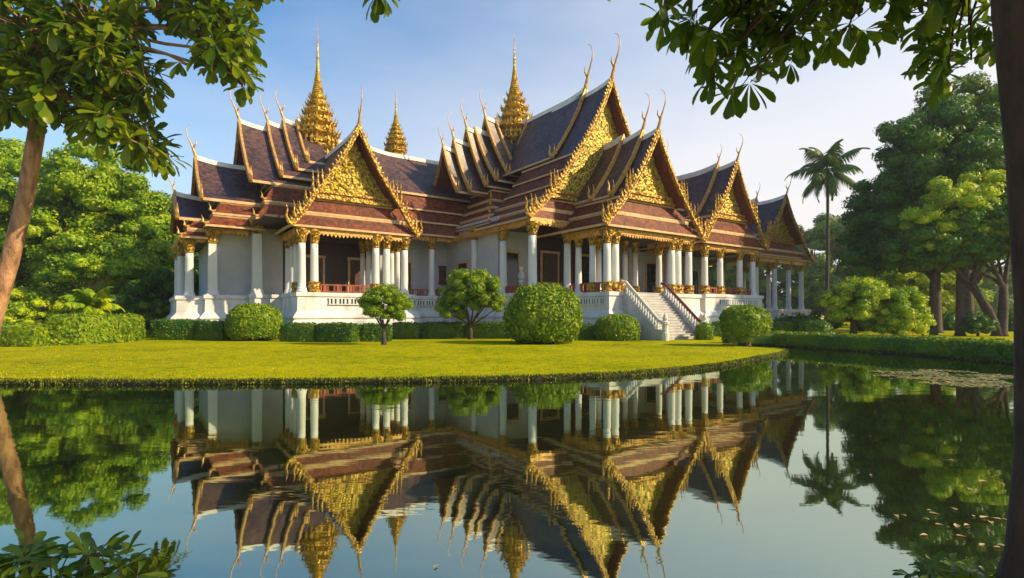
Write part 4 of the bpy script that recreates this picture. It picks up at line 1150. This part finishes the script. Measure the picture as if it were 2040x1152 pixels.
# --- right background trees
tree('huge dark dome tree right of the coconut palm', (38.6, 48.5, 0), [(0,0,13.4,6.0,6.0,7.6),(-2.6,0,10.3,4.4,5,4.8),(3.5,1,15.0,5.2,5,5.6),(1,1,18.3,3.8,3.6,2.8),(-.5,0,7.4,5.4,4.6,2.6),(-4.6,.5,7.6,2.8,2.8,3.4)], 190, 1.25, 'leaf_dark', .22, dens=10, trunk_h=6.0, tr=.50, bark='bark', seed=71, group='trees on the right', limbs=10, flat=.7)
tree('tall tree behind the dark dome tree at the right edge', (48, 56, 0), [(0,0,15,7,6,9.5),(-2,-1,21,4.5,4,5)], 110, 1.5, 'leaf_mid', .26, dens=7, trunk_h=7, tr=.55, bark='bark', seed=73, group='trees on the right')
tree('bright lime tree in front of the dark dome tree', (35.2, 41.8, 0), [(-.6,-.5,10.6,2.5,2.2,1.5),(1.6,-.3,11.6,1.5,1.5,1.2),(-3.0,-.3,9.0,1.8,1.6,1.2),(-1.8,0,7.2,2.2,2,1.5),(.8,-.2,8.0,2.2,2,1.2)], 72, .62, 'leaf_lime', .15, dens=18, trunk_h=5.4, tr=.30, bark='bark', seed=75, group='trees on the right', limbs=9)
tree('tree with forked leaning trunks beneath the dark canopy', (37.7, 41.0, 0), [(0,0,8.0,3.6,3.2,2.2),(-3,0,6.7,2.4,2.2,1.0)], 50, .9, 'leaf_dark', .18, dens=12, trunk_h=4.0, tr=.36, bark='bark', seed=77, group='trees on the right', trunks=[((0,0),(.2,0)),((-.25,.05),(-2.0,.3))], limbs=5)
tree('thin trunked dark tree between the lime bush and the lime tree', (33.7, 42.5, 0), [(-.5,0,6.8,2.8,2.5,1.8)], 34, .9, 'leaf_dark', .18, dens=12, trunk_h=4.5, tr=.24, bark='bark', seed=79, group='trees on the right', limbs=5)
tree('lime topped round tree left of the paired lime bushes', (*px(1700,672), 0), [(0,0,2.7,1.9,1.8,1.1),(.5,0,3.4,1.4,1.3,.85),(-.3,0,1.7,1.4,1.3,.7)], 90, .5, 'leaf_lime', .12, dens=22, trunk_h=1.2, tr=.24, bark='bark_dark', seed=81, group='lime trees by the far lawn')
tree('lime domed shrub right of the lime topped tree', (*px(1786,672), 0), [(0,0,2.0,1.9,1.7,1.5),(.5,.2,2.8,1.3,1.3,.9),(.9,-.2,1.1,1.3,1.3,1.0),(-.7,0,1.0,1.4,1.3,.9),(0,-.3,.8,1.7,1.3,.7)], 110, .48, 'leaf_lime', .12, dens=22, trunk_h=.7, tr=.25, bark='bark_dark', seed=83, group='lime trees by the far lawn', name='shrub', cat='shrub')
tree('low dark fern like plant at the foot of the lime tree', (35.9, 41, 0), [(0,0,.8,1.0,.9,.7)], 14, .45, 'leaf_dark', .2, dens=16, trunk_h=.4, tr=.08, seed=85, name='shrub', cat='shrub', aspect=.25)
tree('sunlit yellow tree glimpsed beneath the dark canopy', (52, 66, 0), [(0,0,4.5,5.5,4,3.6)], 50, 1.2, 'leaf_lime', .25, dens=8, trunk_h=2, tr=.3, seed=87, group='trees on the right')
tree('sunlit tree far back between the dark trunks', (58, 78, 0), [(0,0,5.5,6.5,5,5)], 50, 1.5, 'leaf_left', .3, dens=6, trunk_h=2, tr=.3, seed=88, group='trees on the right')

# --- far trees behind the palace and to the right
fx = [(58,118,13.5,'hazy far tree directly left of the palm trunk'),(68,112,14.5,'hazy far tree behind the palm trunk'),(77,122,16,'hazy far tree right of the palm trunk'),(50,124,12,'hazy far tree behind the last gable'),(88,128,17,'hazy far tree behind the dark dome tree'),(97,112,16,'hazy far tree at the right edge'),(42,128,12,'hazy far tree seen through the end pavilion columns')]
for i, (x, y, h, lab) in enumerate(fx):
    h *= 1.5
    tree(lab, (x, y, 0), [(0,0,h*.62,h*.42,h*.36,h*.40),(h*.1,0,h*.85,h*.26,h*.25,h*.2),(0,0,h*.28,h*.38,h*.3,h*.26)], 60, 1.9, 'far_leaf', .42, dens=4, trunk_h=h*.3, tr=.4, seed=91+i, group='far trees beyond the palace')
wl_ = []
g = np.random.default_rng(5)
for i in range(170):
    x = -150+i*1.95; y = 150 + g.uniform(-8, 14) - abs(x)*.12; h = g.uniform(6, 12.5)
    wl_.append(((x, y, h*.55), (4.0, 3.5, h*.62)))
o = link_mesh('distant_wood', cloud_mesh('distant_wood', wl_, 1.3, .75, 9), [M['far_leaf']]); tag(o, 'continuous far belt of woodland closing the view behind the palace', 'woodland', kind='stuff')
ul = []
for i in range(90):
    x = -75 + i*.62 if i < 60 else 25 + (i-60)*1.35
    y = 60+g.uniform(-3, 4) if i < 60 else 54 + g.uniform(-2, 4)
    ul.append(((x, y, .7), (g.uniform(.8, 1.4), 1.0, g.uniform(.8, 1.5))))
o = link_mesh('undergrowth', cloud_mesh('undergrowth', ul, 12, .2, 19), [M['leaf_dark']]); tag(o, 'dark low undergrowth beneath the background trees', 'undergrowth', kind='stuff')

# --- palms
def palm(label, loc, h, R_, nf, seed, leaf='palm_leaf', tr=.2, name='palm_tree', lift=.55, wid=.16, bark='bark', lw=.035):
    root = empty(name, loc); tag(root, label, 'palm')
    g = random.Random(seed)
    t = MB(); pts, rad = [], []
    for i in range(15):
        q = i/14; pts.append((math.sin(q*2.2)*.25*tr*4, 0, -.1+h*q)); rad.append(tr*(1.35-.5*q if i else 1.8)*(1.04 if i % 2 else .97))
    t.tube(pts, rad, 10); top = Vector(pts[-1]); t.build('trunk', M[bark], root, smooth=True)
    for k in range(nf):
        a = k*2.39996; el = lift*(1 - 2.0*(k/nf)) + .28; L_ = R_*g.uniform(.85, 1.1)
        mb = MB(); rp = []
        n = 16
        for i in range(n+1):
            q = i/n; e = el*1.1 - q*q*1.05 - q*.15
            rp.append(top.copy() if i == 0 else rp[-1] + Vector((math.cos(a)*math.cos(e), math.sin(a)*math.cos(e), math.sin(e)))*L_/n)
        mb.tube(rp, [.05*R_/4*(1-.8*i/n) for i in range(n+1)], 5)
        sidev = Vector((-math.sin(a), math.cos(a), 0))
        for i in range(2, n+1):
            for sub in (0, .33, .66):
                if i == n and sub: continue
                p = rp[i] if not sub else rp[i].lerp(rp[min(i+1, n)], sub); d = (rp[i]-rp[i-1]).normalized(); q = i/n
                ll = R_*.30*(math.sin(min(1, q*1.15+.12)*math.pi))**.6 + .06*R_
                for sd in (1, -1):
                    dr = (sidev*sd*.85 + d*.55 + Vector((0, 0, -.55-g.uniform(0, .35)))).normalized()
                    w = d*R_*lw*.5; m_ = p+dr*ll*.5+Vector((0,0,.06*ll)); tip = p+dr*ll+Vector((0,0,-.16*ll))
                    mb.add([p-w*.6, p+w*.6, m_+w, m_-w, tip], [(0,1,2,3),(3,2,4)])
        mb.build('frond', M[leaf], root, fix=False)
    return root
palm('tall slender coconut palm standing alone right of the palace', (44.6, 75.5, 0), 22.3, 5.4, 18, 3, tr=.20, lift=1.2, lw=.035)
palm('small yellow green palm behind the long left hedge', (-30.6, 38.6, 0), 2.5, 2.1, 15, 5, leaf='leaf_lime', tr=.16, bark='bark_warm', lift=.8, lw=.10)

# --- parked car far off
def car():
    root = empty('parked_car', (50.5, 90, 0), R(20)); tag(root, 'small white car parked far off beyond the palace end', 'car')
    b = MB(); 
    pr = [(-2.1,.35),(-2.15,.8),(-1.9,.95),(-1.2,1.0),(-.6,1.48),(1.0,1.50),(1.7,1.0),(2.1,.9),(2.15,.35)]
    b.loft([[(x, y, z) for x, z in pr] for y in (-.8,.8)]); b.build('body', M['metal_paint'], root)
    w = MB(); 
    for y in (-.81,.81): w.add([(-1.0,y,1.02),(-.55,y,1.40),(.95,y,1.42),(1.45,y,1.02)],[(0,1,2,3)])
    w.build('window', M['glass_and_shade'], root, fix=False)
    for x in (-1.35, 1.35):
        for y in (-.8, .62):
            t = MB(); t.loft([[(x+.33*math.cos(q*math.pi/8), yy, .33+.33*math.sin(q*math.pi/8)) for q in range(16)] for yy in (y, y+.2)]); t.build('wheel', M['rubber'], root)
car()

# ------------------------------------------------------------------ foreground trees with large whorled leaves
def leaf_shape(L_, w, curl, g):
    """obovate leaf along +x, midrib fold and curl, as (verts, faces)"""
    st = [(0,.03),(.25,.30),(.55,.78),(.78,1.0),(.93,.72),(1.0,.10)]
    vs, fs = [], []
    for q, ww in st:
        x = L_*q; z = -curl*L_*q*q; hw = w*.5*ww
        vs += [(x, -hw, z+hw*.35), (x, 0, z), (x, hw, z+hw*.35)]
    for i in range(len(st)-1):
        a = i*3; fs += [(a,a+1,a+4,a+3),(a+1,a+2,a+5,a+4)]
    return vs, fs

def whorl(V, F, c, axis, L_, g, n=9, spread=1.1):
    ax_ = Vector(axis).normalized(); t = ax_.orthogonal().normalized(); b = ax_.cross(t)
    ph = g.uniform(0, 6.28)
    for i in range(n):
        a = ph + 2*math.pi*i/n + g.uniform(-.25, .25); sp_ = spread*g.uniform(.7, 1.2)
        d = (ax_*math.cos(sp_) + (t*math.cos(a)+b*math.sin(a))*math.sin(sp_)).normalized()
        d = (d + Vector((0, 0, -.30))).normalized()
        yv = d.cross(Vector((0, 0, 1))); 
        if yv.length < .05: yv = t
        yv.normalize(); zv = yv.cross(d)
        if zv.z < 0: zv = -zv
        roll = g.uniform(-.6, .6); y2 = yv*math.cos(roll)+zv*math.sin(roll); z2 = zv*math.cos(roll)-yv*math.sin(roll)
        l = L_*g.uniform(.72, 1.15); vs, fs = leaf_shape(l, l*g.uniform(.30, .40), g.uniform(.1, .4), g)
        k = len(V); o = Vector(c)
        V += [tuple(o + d*(x+.06*l) + y2*y + z2*z) for x, y, z in vs]; F += [[q+k for q in f] for f in fs]

def big_leaf_tree(label, loc, trunk_pts, trunk_r, clusters, L_, leaf, bark, seed, hub_i=-1, twig=.03, extra=None, n=9, lk=.5):
    """clusters: list of (center, spread radii, number of whorls); crown in local coordinates"""
    root = empty('tree', loc); tag(root, label, 'tree')
    g = random.Random(seed)
    mb = MB(); mb.tube(trunk_pts, trunk_r, 16)
    V, F = [], []; hub = Vector(trunk_pts[hub_i])
    tw = MB()
    for c, r, nw in clusters:
        c = Vector(c); r = Vector(r)
        limb(mb, hub.lerp(Vector(trunk_pts[hub_i-1]), g.uniform(0, .35)), c, trunk_r[hub_i]*lk, twig*1.4, .05, n=6, seed=seed+int(c.x*10))
        for i in range(nw):
            while True:
                q = Vector((g.uniform(-1, 1), g.uniform(-1, 1), g.uniform(-1, 1)))
                if q.length < 1: break
            p = c + Vector((q.x*r.x, q.y*r.y, q.z*r.z))
            ax_ = (q*0.8 + Vector((0, 0, .05)) + Vector((g.uniform(-.4,.4), g.uniform(-.4,.4), g.uniform(-.3,.3)))).normalized()
            whorl(V, F, p, ax_, L_*g.uniform(.8, 1.15), g, n=g.choice((n-2, n-1, n, n+1)))
            limb(tw, c.lerp(p, .1), p, twig, twig*.45, -.06, n=3, seed=seed*3+i)
    me = bpy.data.meshes.new('crown'); me.from_pydata(V, [], F); me.update()
    link_mesh('crown', me, [M[leaf]], root, smooth=True)
    if extra:
        for (vs, fs) in extra: tw.add(vs, fs)
    mb.add(tw.v, tw.f); mb.build('trunk', M[bark], root, smooth=True, fix=False)
    return root

def at(x, y, d):   # plan helper: point seen at photo (x, y) at distance d
    return Vector(((x-1020)/1060*d, d, 1.7+(626-y)/1060*d))
D = 20.0
base = at(-34, 716, D); base.z = 0
def lc(x, y, d=D): return at(x, y, d) - base
tp_ = [(0,0,-.15), tuple(lc(-19,654)), tuple(lc(19,524)), tuple(lc(51,393)), tuple(lc(73,263)), tuple(lc(79,215)), tuple(lc(87,140)), tuple(lc(92,60))]
def cl_(x, y, rx, ry, nw, d=D, rd=1.6): return (tuple(lc(x, y, d)), (rx/1060*d, rd, ry/1060*d), nw)
clusters = [cl_(60,60,110,90,59,D), cl_(185,60,85,80,57,D-.6), cl_(130,150,110,70,53,D-.4), cl_(40,190,60,50,22,D-.8), cl_(225,135,55,55,28,D-.5), cl_(290,160,35,35,11,D-.3),
            cl_(165,205,70,35,22,D-.6), cl_(245,215,45,30,14,D), cl_(250,265,50,32,22,D), cl_(290,290,25,25,8,D),
            cl_(381,10,60,25,16,D+.5), cl_(441,55,45,50,27,D+.5), cl_(471,70,35,30,14,D), cl_(448,118,38,28,16,D), cl_(474,150,18,16,5,D), cl_(376,130,18,18,1,D), cl_(325,15,22,18,4,D),
            cl_(60,-120,160,90,53,D+1), cl_(300,-90,160,70,59,D+1), cl_(466,-60,80,60,24,D+.5), cl_(-90,60,90,120,59,D+.5), cl_(-80,190,60,50,18,D+.5)]
big_leaf_tree('large leafed tree with leaning reddish trunk framing the left side', tuple(base), tp_, [.40,.285,.275,.265,.255,.245,.22,.19], clusters, .78, 'leaf_fg', 'bark_warm', 101, twig=.03)

D2 = 4.4
base2 = Vector((3.24, 3.28, 0))
def l2(x, y, d=D2): return at(x, y, d) - base2
def c2(x, y, rx, ry, nw, d=D2, rd=.35): return (tuple(l2(x, y, d)), (rx/1060*d, rd, ry/1060*d), nw)
tp2 = [(-.06,.0,-.25),(-.05,0,-.02),(-.01,0,.23),(.03,0,.85),(.03,0,1.78),(-.02,0,2.7),(-.10,0,3.6),(-.13,0,4.3),(-.1,.05,5.2)]
cl2 = [c2(1390,15,45,30,5), c2(1395,75,40,30,5), c2(1455,40,45,35,6), c2(1450,105,35,22,4), c2(1520,20,50,30,6), c2(1518,135,30,22,3), c2(1560,75,45,35,6), c2(1600,30,50,30,6), c2(1585,95,30,22,3),
       c2(1660,20,55,28,7), c2(1690,55,35,25,4), c2(1740,10,55,22,6), c2(1812,25,35,20,3), c2(1870,5,45,16,4), c2(1905,85,35,28,5), c2(1930,50,40,25,4), c2(1935,120,30,25,4), c2(1890,125,20,20,2),
       c2(1330,0,25,18,2), c2(1420,130,20,18,2), c2(1495,150,18,16,2), c2(1470,-60,120,50,14), c2(1650,-60,150,50,20), c2(1850,-60,130,50,18), c2(765,-12,26,8,2,4.4,.1), c2(1100,-110,200,40,10,4.6)]
# unseen rest of the crown, above and right, added to shade the visible leaves
cl2 += [((.9,-.5,3.3),(1.2,1.0,.6),26), ((1.9,-.2,4.2),(1.3,1.3,.9),40), ((1.2,-1.2,4.6),(1.4,1.2,.8),36), ((0,-.4,5.2),(1.6,1.4,.7),36), ((-1.4,.6,4.7),(1.3,1.2,.6),24), ((2.6,-1.0,3.2),(1.1,1.1,.8),26), ((2.0,1.2,4.6),(1.2,1.2,.8),24), ((1.6,-2.0,3.6),(1.0,.9,.8),20)]
big_leaf_tree('dark barked tree framing the right edge with drooping whorled leaves', tuple(base2), tp2, [.20,.165,.142,.130,.130,.134,.140,.13,.10], cl2, .215, 'leaf_fg_dark', 'bark_dark', 131, twig=.005, n=10, lk=.18)

# --- leafy plant on the near bank at the lower right
def bank_plant(loc, lab, seed, k=.2):
    root = empty('bank_plant', loc); tag(root, lab, 'plant', 'plants on the near bank'); g = random.Random(seed); V, F = [], []; st = MB()
    for i in range(9):
        p = Vector((g.uniform(-.35, .35), g.uniform(-.15, .15), g.uniform(-.02, .12))); whorl(V, F, p, (g.uniform(-.5,.5), g.uniform(-.5,.5), 1), k*.6, g, 7); st.tube([(p.x*.5, p.y*.5, -.35), tuple(p)], [.006, .004], 5)
    me = bpy.data.meshes.new('foliage'); me.from_pydata(V, [], F); me.update(); link_mesh('foliage', me, [M['leaf_fg_dark']], root, smooth=True); st.build('stems', M['bark_dark'], root)
bank_plant((2.75, 3.42, -.02), 'low dark leafy plant at the foot of the right hand trunk', 3)
for i, (x, y, z, lab) in enumerate(((-3.35, 3.5, .0, 'added dark leaves at bottom left of the near bank, standing in for mirrored foliage'), (-2.95, 3.45, .07, 'tallest added plant of the lower left clump, standing in for mirrored tree foliage'), (-2.62, 3.42, -.02, 'small added plant ending the lower left clump that stands in for mirrored foliage'))):  # added clump imitating the left tree's foliage mirrored in the pond
    bank_plant((x, y, z), lab, 5+i, .30)

# ------------------------------------------------------------------ on the water
g = np.random.default_rng(21)
V, F = [], []
cxy = (12.9, 15.0)
for i in range(5200):
    a = g.uniform(0, 6.283); r = math.sqrt(g.random()); x = r*math.cos(a)*2.3; y = r*math.sin(a)*2.6
    if mnoise.noise(Vector((x*1.1, y*1.1, 2.0)))*.8 + .35 - r*.45 < g.random()*.35 - .12: continue
    s = g.uniform(.025, .07); k = len(V); z = -.116+g.uniform(0, .012); tl = [g.uniform(-.01, .01) for _ in range(6)]
    for j in range(6): V.append((cxy[0]+x+s*math.cos(j*1.047), cxy[1]+y+s*math.sin(j*1.047), z+tl[j]))
    F.append([k+j for j in range(6)])
me = bpy.data.meshes.new('floating_weed'); me.from_pydata(V, [], F)
tag(link_mesh('floating_weed', me, [M['pad']]), 'patch of small floating weed leaves on the pond near the right bank', 'water plants', kind='stuff')

V, F = [], []
vs, fs = leaf_shape(.16, .085, .06, None)
lme = bpy.data.meshes.new('fallen_leaf'); lme.from_pydata([(x-.08, y, z) for x, y, z in vs], [], fs); lme.materials.append(M['dry'])
fl = [(1850,1018),(1862,1025),(1900,1015),(1940,1030),(1962,1032),(1985,1035),(2002,1037),(1905,1048),(1925,1048),(1872,1047),(1800,1028),(1787,1030),(1958,1087),(1985,1092),(2000,1090),(1930,975),(1735,948),(1960,960),(1893,918),(1998,966),(869,1130),(1840,1068),(1915,1070),(1845,1035),(1975,1043)]
for i, (x, y) in enumerate(fl):
    o = bpy.data.objects.new('fallen_leaf', lme); col.objects.link(o)
    p = px(x, y, -.12); o.location = (p[0], p[1], -.110); o.rotation_euler = (0, 0, i*2.4); s = .30+.30*((i*37) % 10)/10; o.scale = (s, s, s)
    tag(o, 'small dry tan leaf floating on the pond surface', 'leaf', 'fallen leaves floating on the pond')

# ------------------------------------------------------------------ humid air
hz_ = MB(); hz_.box((-260, -60, -1.6), (330, 330, 60))
o = hz_.build('haze', []); tag(o, 'thin humid haze in the air over the garden', 'haze', kind='stuff')
hm = bpy.data.materials.new('humid_air'); hm.use_nodes = True; hn = hm.node_tree.nodes; hn.clear()
ho = hn.new('ShaderNodeOutputMaterial'); hv = hn.new('ShaderNodeVolumePrincipled')
hv.inputs['Density'].default_value = 0.00038; hv.inputs['Color'].default_value = (0.86, 0.93, 1.0, 1); hv.inputs['Anisotropy'].default_value = 0.2
hm.node_tree.links.new(hv.outputs[0], ho.inputs['Volume']); o.data.materials.append(hm)

rr_ = random.Random(77)
for i in range(26):
    x = rr_.uniform(-15, 8); y = rr_.uniform(17, 30); o = bpy.data.objects.new('fallen_leaf', lme); col.objects.link(o)
    o.location = (x, y, .012); o.rotation_euler = (rr_.uniform(-.3, .3), rr_.uniform(-.3, .3), rr_.uniform(0, 6)); s = rr_.uniform(.5, .95); o.scale = (s, s, s)
    tag(o, 'small dry tan leaf lying on the sunlit lawn', 'leaf', 'fallen leaves on the lawn')
